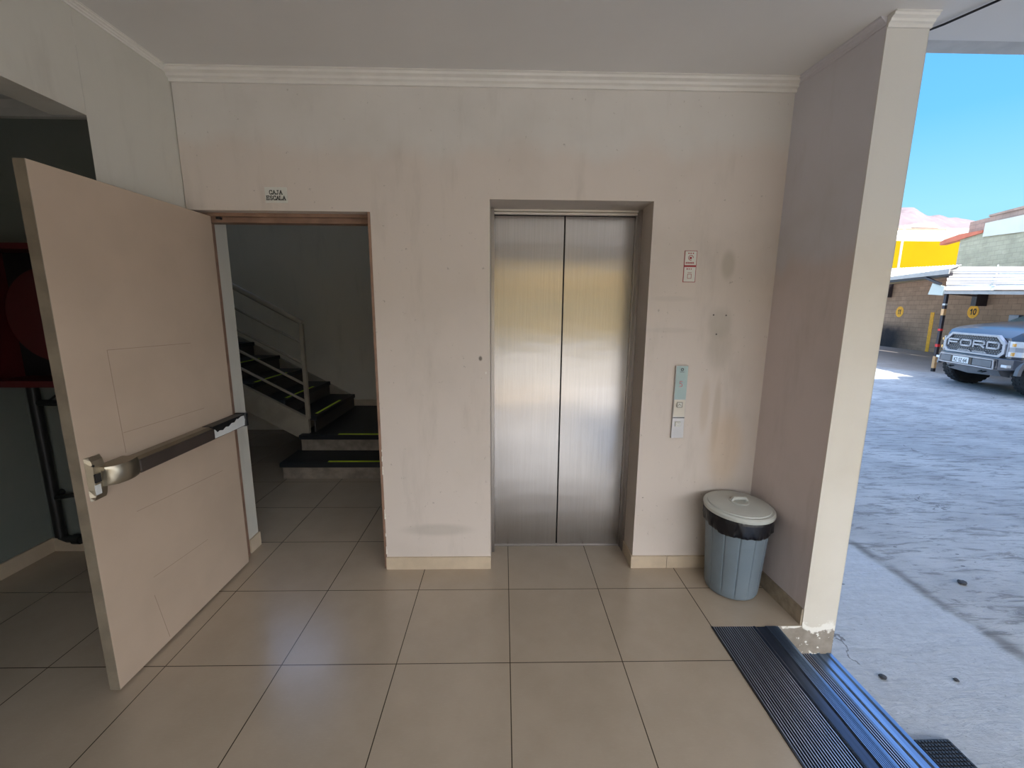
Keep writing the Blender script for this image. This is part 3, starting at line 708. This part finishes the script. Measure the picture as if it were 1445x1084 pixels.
w = MB(); w.box(20, 33.9, 30, 34, -.2, 6.6); build('yellow_wall', w, 'yellow', yb)
w = MB(); w.box(20, 32.35, 30.0, 34, 6.6, 7.38); build('white_band', w, 'whitewall', yb)
w = MB(); w.box(32.35, 40, 30.8, 34, 5, 7.05); build('brown_wall', w, 'brownblock', yb)
w = MB(); w.box(20, 32.4, 29.95, 34.1, 7.38, 7.45); build('roof_edge', w, 'terracotta', yb)
w = MB(); w.tube([(28.55, 29.2, -.2), (28.55, 29.2, 7.55)], .07, 10); build('utility_pole', w, 'gutter', label='thin grey pole standing before the yellow building', cat='pole')
dh = thing('distant_house', 'pale low house on the slope below the hills', 'house', (58, 62, -.2))
w = MB(); w.box(40, 68, 60, 68, -.2, 13.1); build('house_wall', w, 'palewall', dh)
w = MB(); w.prism([(57.6, 59.8, 13.1), (61.6, 59.8, 13.1), (61.2, 60.5, 14.0), (58.2, 60.5, 13.7)], (0, 3, .2)); build('roof', w, 'brownblock', dh)
# hills
w = MB(); nx, ny = 90, 24; xs = [640+i*(1250-640)/nx for i in range(nx+1)]
prof = [(640, 190), (700, 205), (760, 198), (809, 212), (836, 212), (852, 203), (868, 196), (889, 199.5), (900, 198), (913, 193.5), (928, 194), (943, 190.5), (966, 186), (1000, 176), (1060, 160), (1150, 150), (1250, 120)]
def ridge(x):
    for (a, b), (c_, d) in zip(prof, prof[1:]):
        if a <= x <= c_: return b+(d-b)*(x-a)/(c_-a)
    return 120
from mathutils import noise as mn
grid = []
for j in range(ny+1):
    y = 640+j*(960-640)/ny; row = []
    for i, x in enumerate(xs):
        sx_ = x*900/max(y, 1) if y <= 900 else x
        t = max(0, min(1, (y-640)/260)) if y <= 900 else 1-(y-900)/60*.5
        h = ridge(min(1249, sx_*1.0))*(.42+.58*t**.8)
        h += (mn.fractal(Vector((x*.012, y*.012, 0)), 1, 2, 5)*26)*(t*(1-t)*3+.06 if y <= 900 else .3) - 2
        row.append(w.bm.verts.new((x, y, h)))
    grid.append(row)
for j in range(ny):
    for i in range(nx): w.bm.faces.new((grid[j][i], grid[j][i+1], grid[j+1][i+1], grid[j+1][i]))
struct('floor_hills', w, 'hill', smooth=True, sharp=60)
# building across the street behind the photographer (seen only as a reflection)
sb = thing('street_building', 'cream building across the street, mirrored in the elevator doors', 'building', (2, -22, -.2))
w = MB(); w.box(-25, 30, -24, -20, -.2, 4.2); build('facade_wall', w, 'cream_facade', sb)
for z0, z1 in ((3.25, 3.38), (2.85, 2.95), (2.25, 2.42), (.9, 1.05)):
    w = MB(); w.box(-25, 30, -20, -19.8, z0, z1); build('ledge', w, 'frame', sb)
for k in range(6):
    w = MB(); w.box(-14+k*5.2, -11.8+k*5.2, -20, -19.95, 1.2, 2.1); build('window', w, 'carglass', sb)

# ------------------------------------------------------------------ carport
cpj = thing('carport', 'steel carport with white corrugated roof over the parking bays', 'carport', (13, 9, -.2))
E0 = Vector((12.42, 9.92, 2.12)); E1 = Vector((11.12, 4.72, 1.90))       # right section eave
Wt = Vector((math.cos(math.radians(11)), -math.sin(math.radians(11)), 0))
up = Vector((0, 0, 1)); rows = 6
w = MB()
def corr(mb, A, Bv, slope, length, pitch, amp, along=True, thick=.004, seg=4):
    """corrugated sheet; ridges run along the eave (along=True) or down the slope"""
    e = (Bv-A); L = e.length; e = e.normalized(); n_ = e.cross(slope).normalized()
    if n_.z < 0: n_ = -n_
    cnt = int((length if along else L)/pitch*seg)
    a = []; b = []
    for i in range(cnt+1):
        t = i/cnt; h = n_*(amp*math.sin(t*cnt/seg*2*PI))
        if along: a.append(A+slope*(t*length)+h); b.append(A+e*L+slope*(t*length)+h)
        else: a.append(A+e*(t*L)+h); b.append(A+e*(t*L)+slope*length+h)
    va = [mb.bm.verts.new(p) for p in a]; vb = [mb.bm.verts.new(p) for p in b]
    va2 = [mb.bm.verts.new(p-n_*thick) for p in a]; vb2 = [mb.bm.verts.new(p-n_*thick) for p in b]
    fs = []
    for i in range(cnt):
        fs.append(mb.bm.faces.new((va[i], va[i+1], vb[i+1], vb[i]))); fs.append(mb.bm.faces.new((va2[i], vb2[i], vb2[i+1], va2[i+1])))
        fs.append(mb.bm.faces.new((va[i], va2[i], va2[i+1], va[i+1]))); fs.append(mb.bm.faces.new((vb[i], vb[i+1], vb2[i+1], vb2[i])))
    fs.append(mb.bm.faces.new((va[0], vb[0], vb2[0], va2[0]))); fs.append(mb.bm.faces.new((va[-1], va2[-1], vb2[-1], vb[-1])))
    bmesh.ops.recalc_face_normals(mb.bm, faces=fs)
def quad_sheet(mb, A, Bq, Cq, D, n_u, n_v, amp, ridges, down):
    """corrugated sheet between eave A-Bq and back edge D-Cq; ridges run down the slope or along the eave"""
    A, Bq, Cq, D = (Vector(q) for q in (A, Bq, Cq, D)); n_ = (Bq-A).cross(D-A).normalized()
    if n_.z < 0: n_ = -n_
    layers = []
    for th in (0, -.004):
        g_ = []
        for j in range(n_v+1):
            v = j/n_v; row = []
            for i in range(n_u+1):
                u = i/n_u; p = (A*(1-u)+Bq*u)*(1-v)+(D*(1-u)+Cq*u)*v
                row.append(mb.bm.verts.new(p+n_*(th+amp*math.sin(2*PI*ridges*(u if down else v)))))
            g_.append(row)
        layers.append(g_)
    fs = []
    for g_ in layers:
        for j in range(n_v):
            for i in range(n_u): fs.append(mb.bm.faces.new((g_[j][i], g_[j][i+1], g_[j+1][i+1], g_[j+1][i])))
    a_, b2 = layers
    for i in range(n_u):
        fs.append(mb.bm.faces.new((a_[0][i], b2[0][i], b2[0][i+1], a_[0][i+1]))); fs.append(mb.bm.faces.new((a_[-1][i], a_[-1][i+1], b2[-1][i+1], b2[-1][i])))
    for j in range(n_v):
        fs.append(mb.bm.faces.new((a_[j][0], a_[j+1][0], b2[j+1][0], b2[j][0]))); fs.append(mb.bm.faces.new((a_[j][-1], b2[j][-1], b2[j+1][-1], a_[j+1][-1])))
    bmesh.ops.recalc_face_normals(mb.bm, faces=fs); return mb
K0 = Vector((18.19, 15.5, 3.31)); K1 = K0+(Vector((17.59, 12.43, 3.0))-K0)*2.3
mE, mK = E0.lerp(E1, .30), K0.lerp(K1, .30)
quad_sheet(w, E0, mE, mK, K0, 6, 60, .05, 5.5, False); build('roof_sheet', w, 'zinc', cpj, smooth=True)
w = MB(); up1 = Vector((0, 0, .012)); quad_sheet(w, mE+up1, E1+up1, K1+up1, mK+up1, 10, 60, .05, 5.5, False); build('roof_sheet', w, 'zinc', cpj, smooth=True)
w = MB(); w.prism([mE+Vector((0, .02, .09)), mE+Vector((0, -.02, .09)), mK+Vector((0, -.02, .09)), mK+Vector((0, .02, .09))], (0, 0, .012)); build('sheet_seam', w, 'gutter', cpj)
for k in range(5):
    v = [.04, .10, .18, .32, .58][k]; a_, b_ = E0.lerp(K0, v), E1.lerp(K1, v); q = Vector((0, 0, .10)); dd = (K0-E0).normalized()*.02*(1+k)
    w = MB(); w.prism([a_+q-dd, a_+q+dd, b_+q+dd, b_+q-dd], (0, 0, .012)); build('roof_dark_line', w, 'carplastic', cpj)  # dark strips laid along the sheet's ridges to draw its bands
E2 = Vector((12.40, 9.86, 2.70)); E3 = Vector((14.05, 16.6, 2.60))
w = MB(); quad_sheet(w, E2, E3, (19.4, 21.6, 3.70), (18.05, 14.9, 3.34), 240, 2, .02, 38, True); build('roof_sheet', w, 'zinc', cpj, smooth=True)
w = MB(); dn = Vector((0, 0, -.085))
w.prism([E0+Vector((-.02, 0, -.02)), E1+Vector((-.02, 0, -.02)), E1+Vector((-.02, 0, -.10)), E0+Vector((-.02, 0, -.10))], (.08, 0, 0)); build('gutter', w, 'gutter', cpj)
w = MB(); w.prism([E2+Vector((.02, 0, -.10)), E3+Vector((.02, 0, -.08)), E3+Vector((.02, 0, -.17)), E2+Vector((.02, 0, -.19))], (.08, 0, 0)); build('eave_beam', w, 'darksteel', cpj)
w = MB(); w.prism([E2+Vector((-.03, 0, .0)), E3+Vector((-.03, 0, .0)), E3+Vector((-.03, 0, -.06)), E2+Vector((-.03, 0, -.14))], (.03, 0, 0)); build('eave_trim', w, 'gutter', cpj)
def post(x, y, zt, bands):
    w = MB(); w.box(x-.035, x+.035, y-.035, y+.035, -.2, zt); p = build('post', w, 'darksteel', cpj)
    for z0, z1, mt in bands:
        w = MB(); w.box(x-.038, x+.038, y-.038, y+.038, z0, z1); build('tape_band', w, mt, p)
post(12.52, 9.95, 2.10, ((-.10, .25, 'orange'), (.52, .60, 'redtape'), (.98, 1.04, 'redtape'), (1.42, 1.60, 'orange'), (1.70, 1.75, 'label')))
post(11.2, 4.9, 1.85, ((-.10, .25, 'orange'), (.98, 1.04, 'redtape'), (1.42, 1.60, 'orange')))
post(14.05, 16.4, 2.45, ((-.10, .25, 'orange'),))
for s_, z0, z1, wd in ((2.9, 2.17, 2.9, .17), (-2.32, 1.73, 2.9, .11), (-8.5, 1.7, 2.9, .11)):
    w = MB(); plate(w, W, [(s_-wd, z0), (s_+wd, z0), (s_+wd, z1), (s_-wd, z1)], .35, .36); build('wall_bracket', w, 'darksteel', cpj)
O, T, Nn = W
for p0, p1 in (((12.5, 10.0, 2.05), tuple(O+T*-2.3+Nn*.3+Vector((0, 0, 2.1)))), ((12.5, 10.0, 2.5), tuple(O+T*2.9+Nn*.3+Vector((0, 0, 2.8)))), ((12.47, 10.12, 2.30), (12.62, 10.75, 2.52)), ((11.3, 4.9, 1.8), tuple(O+T*-8.5+Nn*.3+Vector((0, 0, 2.2))))):
    w = MB(); w.tube([p0, p1], .03, 4, square=True); build('brace', w, 'darksteel', cpj)
w = MB(); w.prism([(12.50, 10.48, 2.02), (12.44, 9.99, 1.98), (12.46, 10.0, 2.23), (12.52, 10.42, 2.34)], (.02, -.01, 0)); build('hanging_sheet', w, 'palepanel', cpj)

# ------------------------------------------------------------------ pickup truck (x forward from the nose, z up from the ground)
ang = math.atan2(.305, -.952)
tk = thing('pickup_truck', 'dark blue pickup truck parked nose out under the carport', 'pickup truck', (10.63, 7.27, -.2), ang)
tk.scale = (1, 1.12, 1)
tk['_o'] = (0, 0, 0)
def tb(name, mb, mat, parent=None, **k): return build(name, mb, mat, parent or tk, local=True, **k)
HW = 1.06
def sect(x, hw, zb, zs, zt, crown):
    r = [(x, -hw*.93, zb), (x, -hw, zb+.12), (x, -hw, zs-.12), (x, -hw*.985, zs), (x, -hw*.90, zt), (x, -hw*.45, zt+crown), (x, 0, zt+crown*1.2)]
    return r + [(x, -p[1], p[2]) for p in r[-2::-1]]
body = MB()
body.loft([sect(.02, .93, .60, 1.08, 1.20, .0), sect(-.08, 1.02, .55, 1.17, 1.31, .01), sect(-.25, HW, .5, 1.24, 1.38, .03), sect(-.6, HW+.02, .48, 1.28, 1.44, .04), sect(-1.05, HW+.01, .48, 1.33, 1.50, .03),
           sect(-1.25, HW-.02, .46, 1.30, 1.44, .0), sect(-3.7, HW-.02, .46, 1.24, 1.32, .0), sect(-4.4, HW+.01, .5, 1.24, 1.32, 0), sect(-5.6, HW-.01, .52, 1.24, 1.32, 0), sect(-5.75, HW-.06, .55, 1.20, 1.28, 0)])
bo = tb('body', body, 'carpaint', smooth=True, sharp=28)
cut = MB()
for x in (-.56, -4.30):
    for sgn in (-1, 1): cut.tube([(x, sgn*.70, .44), (x, sgn*1.3, .44)], .50, 32)
cuto = build('cut', cut, 'black', local=True)
md = bo.modifiers.new('arch', 'BOOLEAN'); md.object = cuto; md.solver = 'EXACT'
cuto.location = tk.location; cuto.rotation_euler = tk.rotation_euler; cuto.scale = tk.scale
bpy.context.view_layer.update()
dg = bpy.context.evaluated_depsgraph_get(); me = bpy.data.meshes.new_from_object(bo.evaluated_get(dg)); bo.modifiers.clear(); bo.data = me
bpy.data.objects.remove(cuto)
# cab
cab = MB()
def cr(x, hw, z): return [(x, -hw, z), (x, hw, z)]
base = [(-.98, -.96, 1.44), (-.98, .96, 1.44), (-3.75, .97, 1.28), (-3.75, -.97, 1.28)]
mid = [(-1.80, -.80, 1.90), (-1.80, .80, 1.90), (-3.60, .80, 1.87), (-3.60, -.80, 1.87)]
top = [(-2.1, -.66, 1.98), (-2.1, .66, 1.98), (-3.50, .70, 1.95), (-3.50, -.70, 1.95)]
cab.loft([base, mid, top]); cb2 = tb('cab', cab, 'carpaint', bevel=.03)
def quad_on(a, b, c_, d, ins, out, mat, name, par):
    P4 = [Vector(p) for p in (a, b, c_, d)]; ctr = sum(P4, Vector())/4
    q = [p+(ctr-p)*ins for p in P4]; n_ = (q[1]-q[0]).cross(q[3]-q[0]).normalized()
    if n_.dot(ctr-Vector((-2.8, 0, 1.3))) < 0: n_ = -n_
    w = MB(); w.prism([p+n_*.002 for p in q], n_*out); return tb(name, w, mat, par)
quad_on(base[0], base[1], mid[1], mid[0], .06, .006, 'carglass', 'windscreen', cb2)
quad_on(base[2], base[3], mid[3], mid[2], .12, .006, 'carglass', 'rear_window', cb2)
for sgn in (-1, 1):
    def s3(x, y, z): return (x, sgn*y, z)
    for xa, xb, xc, xd in ((-1.30, -2.50, -2.50, -1.90), (-2.58, -3.60, -3.48, -2.58)):
        P4 = [Vector(s3(xa, .945, 1.42)), Vector(s3(xb, .945, 1.42)), Vector(s3(xc, .815, 1.82)), Vector(s3(xd, .815, 1.82))]
        n_ = Vector((0, sgn*.95, .28)); w = MB(); w.prism([p+n_*.004 for p in P4], n_*.006); tb('side_window', w, 'carglass', cb2)
    w = MB(); w.loft([[(-1.42+dx, sgn*(1.02+a), 1.46+z) for dx, z in ((-.04, 0), (.05, .0), (.05, .2), (-.04, .2))] for a in (0, .26)]); w.tube([(-1.40, sgn*.95, 1.46), (-1.40, sgn*1.05, 1.50)], .03, 8); tb('wing_mirror', w, 'carplastic', cb2, bevel=.02)
# grille surround: chamfered octagon ring facing forward
def octo(y, z0, z1, cy_=.20, cz=.17, cb_=.10):
    return [(-y+cb_, z0), (y-cb_, z0), (y, z0+cz*.5), (y, z1-cz), (y-cy_, z1), (-y+cy_, z1), (-y, z1-cz), (-y, z0+cz*.5)]
GO = octo(.83, .79, 1.25); GI = octo(.765, .835, 1.205, .17, .15, .09)
w = MB()
R_ = [[(x, y, z) for y, z in ring] for x, ring in ((.03, GO), (.085, GO), (.085, GI), (.03, GI))]
w.loft(R_, caps=False)
gr = tb('grille', w, 'cargrey', bevel=.006)
w = MB(); w.prism([(.035, y, z) for y, z in GI], (.012, 0, 0)); tb('grille_backing', w, 'black', gr)
w = MB()
for k in range(9):
    for j in range(23):
        y = -.72+j*.0655+(k % 2)*.03; z = .86+k*.042
        if abs(y) > .74 or (k < 1 and abs(y) > .66) or (k > 6 and abs(y) > .62): continue
        w.loft([[(.048, y-.026, z-.015), (.048, y+.026, z-.015), (.048, y+.026, z+.015), (.048, y-.026, z+.015)], [(.062, y-.020, z-.008), (.062, y+.020, z-.008), (.062, y+.020, z+.012), (.062, y-.020, z+.012)]])
tb('grille_mesh', w, 'carplastic', gr)
w = MB(); L, tw = word('FORD', .125, .285, .075); w.strokes(L, .034, ((.064, -tw/2, .965), (0, 1, 0), (0, 0, 1)), .022)
w.box(.060, .075, tw/2+.02, .765, 1.075, 1.095); tb('letters', w, 'cargrey', gr)
w = MB()
for y0, y1 in ((-.40, -.03), (.03, .40)): w.strokes([[(y0, .848), (y1, .848), (y1-.05, .872), (y0+.05, .872), (y0, .848)]], .012, ((.07, 0, 0), (0, 1, 0), (0, 0, 1)), .01)
tb('lower_trim', w, 'cargrey', gr)
# bumper
w = MB()
def bsec(x, y, z0, z1): return [(x, y, z0), (x, y, z1), (x-.22, y, z1), (x-.22, y, z0)]
w.loft([bsec(x, y, z0, z1) for x, y, z0, z1 in ((-.08, -1.08, .60, .76), (.02, -1.0, .56, .78), (.12, -.80, .52, .785), (.16, 0, .52, .785), (.12, .80, .52, .785), (.02, 1.0, .56, .78), (-.08, 1.08, .60, .76))])
bu = tb('bumper', w, 'carpaint', bevel=.015)
w = MB(); w.strokes([[(-.76, .55), (.76, .55), (.74, .74), (-.74, .74), (-.76, .55)]], .022, ((.155, 0, 0), (0, 1, 0), (0, 0, 1)), .018); tb('bumper_outline', w, 'cargrey', bu)
for y0, y1 in ((-.71, -.40), (.22, .71)):
    w = MB(); w.box(.155, .170, y0, y1, .575, .715, .004); tb('bumper_insert', w, 'carplastic', bu)
w = MB(); w.box(.150, .168, -.40, .20, .565, .725); tb('plate_recess', w, 'black', bu)
w = MB(); w.box(.168, .176, -.33, .13, .575, .715, .003); np_ = tb('number_plate', w, 'plate', bu)
w = MB(); L, tw = word('KZ.SZ.64', .075, .038, .013); w.strokes(L, .010, ((.176, -.10-tw/2, .60), (0, 1, 0), (0, 0, 1)), .002); tb('plate_lettering', w, 'ink', np_)
for sgn in (-1, 1):
    w = MB(); w.box(.02, .105, sgn*.84, sgn*.98, .60, .66, .01); tb('fog_lamp', w, 'lamp', bu)
w = MB(); w.loft([[(x, y, .36+abs(y)*.06), (x+.06, y, .52), (x-.15, y, .52), (x-.15, y, .38)] for x, y in ((-.02, -.72), (.04, -.6), (.06, 0), (.04, .6), (-.02, .72))]); tb('skid_plate', w, 'carplastic', bu)
for y in (-.45, .45):
    w = MB(); w.tube([(.08, y-.05, .47), (.15, y-.05, .45), (.15, y+.05, .45), (.08, y+.05, .47)], .014, 8); tb('tow_hook', w, 'black', bu)
for sgn in (-1, 1):
    w = MB()
    for z0, z1 in ((.83, .93), (1.02, 1.14)):
        w.loft([[(x, sgn*y, z0), (x, sgn*y, z1), (x-.05, sgn*y*.98, z1), (x-.05, sgn*y*.98, z0)] for x, y in ((.055, .86), (.02, .95), (-.06, 1.03), (-.20, 1.07))])
    hl = tb('headlamp', w, 'lamp')
    w = MB(); w.loft([[(x, sgn*y, .93), (x, sgn*y, 1.02), (x-.05, sgn*y*.98, 1.02), (x-.05, sgn*y*.98, .93)] for x, y in ((.05, .86), (.01, .96), (-.08, 1.03))]); w.box(.02, .058, sgn*.845, sgn*.875, .82, 1.15); tb('lamp_housing', w, 'cargrey', hl)
    w = MB(); w.box(.0, .042, sgn*.925, sgn*.965, .85, .92); tb('indicator', w, 'amber', hl)
    w = MB(); w.box(.0, .042, sgn*.925, sgn*.965, 1.04, 1.10); tb('indicator', w, 'amber', hl)
    # fender flare
    for x in (-.56, -4.30):
        w = MB(); arc = [PI*i/14 for i in range(15)]
        w.loft([[(x+math.cos(a)*.50, sgn*1.03, .46+math.sin(a)*.50), (x+math.cos(a)*.57, sgn*1.03, .46+math.sin(a)*.56), (x+math.cos(a)*.56, sgn*1.10, .46+math.sin(a)*.55), (x+math.cos(a)*.50, sgn*1.10, .46+math.sin(a)*.50)] for a in arc]); tb('wheel_arch', w, 'carplastic', smooth=True)
# under-body
w = MB(); w.box(-5.4, -.3, -.62, .62, .38, .6); w.box(-.62, -.5, -.9, .9, .38, .46); w.box(-4.36, -4.24, -.9, .9, .38, .46); tb('chassis', w, 'black')
w = MB(); w.box(-5.85, -5.7, -1.0, 1.0, .58, .78, .02); tb('rear_bumper', w, 'carplastic')
for x in (-.56, -4.30):
    for sgn in (-1, 1):
        cy0 = sgn*.95; w = MB(); R = .435; hw = .15; prof_ = [(R-.16, -hw*.8), (R-.05, -hw), (R-.015, -hw*.92), (R-.008, -hw*.5), (R-.008, hw*.5), (R-.015, hw*.92), (R-.05, hw), (R-.16, hw*.8)]
        w.loft([[(x+math.cos(a)*r, cy0+yy, .43+math.sin(a)*r) for a in [2*PI*i/48 for i in range(48)]] for r, yy in prof_])
        for i in range(30):
            a = 2*PI*i/30
            for q, off in ((-.095, 0), (0, .08), (.095, 0)):
                ca, sa = math.cos(a+off), math.sin(a+off); ct = Vector((x+ca*R, cy0+q, .43+sa*R)); rad = Vector((ca, 0, sa)); tan = Vector((-sa, 0, ca))
                w.prism([ct+tan*.024+Vector((0, .038, 0))-rad*.012, ct-tan*.024+Vector((0, .038, 0))-rad*.012, ct-tan*.024-Vector((0, .038, 0))-rad*.012, ct+tan*.024-Vector((0, .038, 0))-rad*.012], rad*.012)
        ty = tb('wheel', w, 'tyre')
        w = MB(); w.tube([(x, cy0+sgn*.03, .43), (x, cy0+sgn*.125, .43)], .26, 32)
        for i in range(6):
            a = 2*PI*i/6; w.tube([(x, cy0+sgn*.13, .43), (x+math.cos(a)*.24, cy0+sgn*.13, .43+math.sin(a)*.24)], .025, 6)
        tb('rim', w, 'rim', ty)

# ------------------------------------------------------------------ camera
cam_d = bpy.data.cameras.new('camera'); cam = bpy.data.objects.new('camera', cam_d); C.objects.link(cam)
p, y, r = (math.radians(v) for v in (10.1121, 1.2027, .3854))
F_ = Vector((math.sin(y)*math.cos(p), math.cos(y)*math.cos(p), -math.sin(p))); R0 = F_.cross(Vector((0, 0, 1))).normalized(); U0 = R0.cross(F_)
R1 = R0*math.cos(r)+U0*math.sin(r); U1 = -R0*math.sin(r)+U0*math.cos(r)
m4 = Matrix(((R1.x, U1.x, -F_.x, -.0342), (R1.y, U1.y, -F_.y, -2.1399), (R1.z, U1.z, -F_.z, 1.5453), (0, 0, 0, 1)))
cam.matrix_world = m4
cam_d.sensor_fit = 'HORIZONTAL'; cam_d.sensor_width = 36; cam_d.lens = 601.7135/1445*36; cam_d.clip_start = .02; cam_d.clip_end = 3000
sc.camera = cam

# ------------------------------------------------------------------ light
sd = bpy.data.lights.new('sun', 'SUN'); sd.energy = 3.9; sd.angle = math.radians(.55); sd.color = (1, .95, .86)
so = bpy.data.objects.new('sun', sd); C.objects.link(so); so.rotation_euler = Vector((-.39, .55, -1)).to_track_quat('-Z', 'Y').to_euler(); so.location = (20, -20, 30)
wd = bpy.data.worlds.new('sky'); sc.world = wd; wd.use_nodes = True; nt = wd.node_tree
bg = nt.nodes['Background']; tc = nt.nodes.new('ShaderNodeTexCoord'); sp = nt.nodes.new('ShaderNodeSeparateXYZ'); rp = nt.nodes.new('ShaderNodeValToRGB')
nt.links.new(tc.outputs['Generated'], sp.inputs[0]); nt.links.new(sp.outputs[2], rp.inputs[0]); nt.links.new(rp.outputs[0], bg.inputs[0])
el = rp.color_ramp.elements; el[0].position = 0; el[0].color = (.18, .35, .43, 1); el[1].position = 1; el[1].color = (.48, .68, 1.12, 1)
for ps, cc in ((.16, (.16, .35, .45)), (.30, (.08, .27, .49)), (.46, (.06, .23, .52)), (.62, (.38, .58, 1.0))):
    e = el.new(ps); e.color = (*cc, 1)
mul = nt.nodes.new('ShaderNodeMapRange'); mul.interpolation_type = 'SMOOTHSTEP'
mul.inputs[1].default_value = .05; mul.inputs[2].default_value = -.75; mul.inputs[3].default_value = 0; mul.inputs[4].default_value = 1
nt.links.new(sp.outputs[1], mul.inputs[0])
mx = nt.nodes.new('ShaderNodeMix'); mx.data_type = 'RGBA'; nt.links.new(mul.outputs[0], mx.inputs[0]); nt.links.new(rp.outputs[0], mx.inputs[6])
mx.inputs[7].default_value = (3.3, 3.45, 3.7, 1)      # white glow added on the sky's unseen sun side to light the lobby
nt.links.new(mx.outputs[2], bg.inputs[0])
bg.inputs[1].default_value = 1.0
SKY = bg

sc.view_settings.view_transform = 'Standard'; sc.view_settings.look = 'None'; sc.view_settings.gamma = 1; sc.view_settings.use_curve_mapping = False
sc.view_settings.exposure = 1.30
cy = sc.cycles
cy.use_denoising = True
try: cy.denoiser = 'OPENIMAGEDENOISE'
except Exception: pass
cy.max_bounces = 14; cy.diffuse_bounces = 8; cy.glossy_bounces = 6; cy.sample_clamp_indirect = 8; cy.caustics_reflective = False; cy.caustics_refractive = False
for o in bpy.data.objects:
    if '_o' in o: del o['_o']
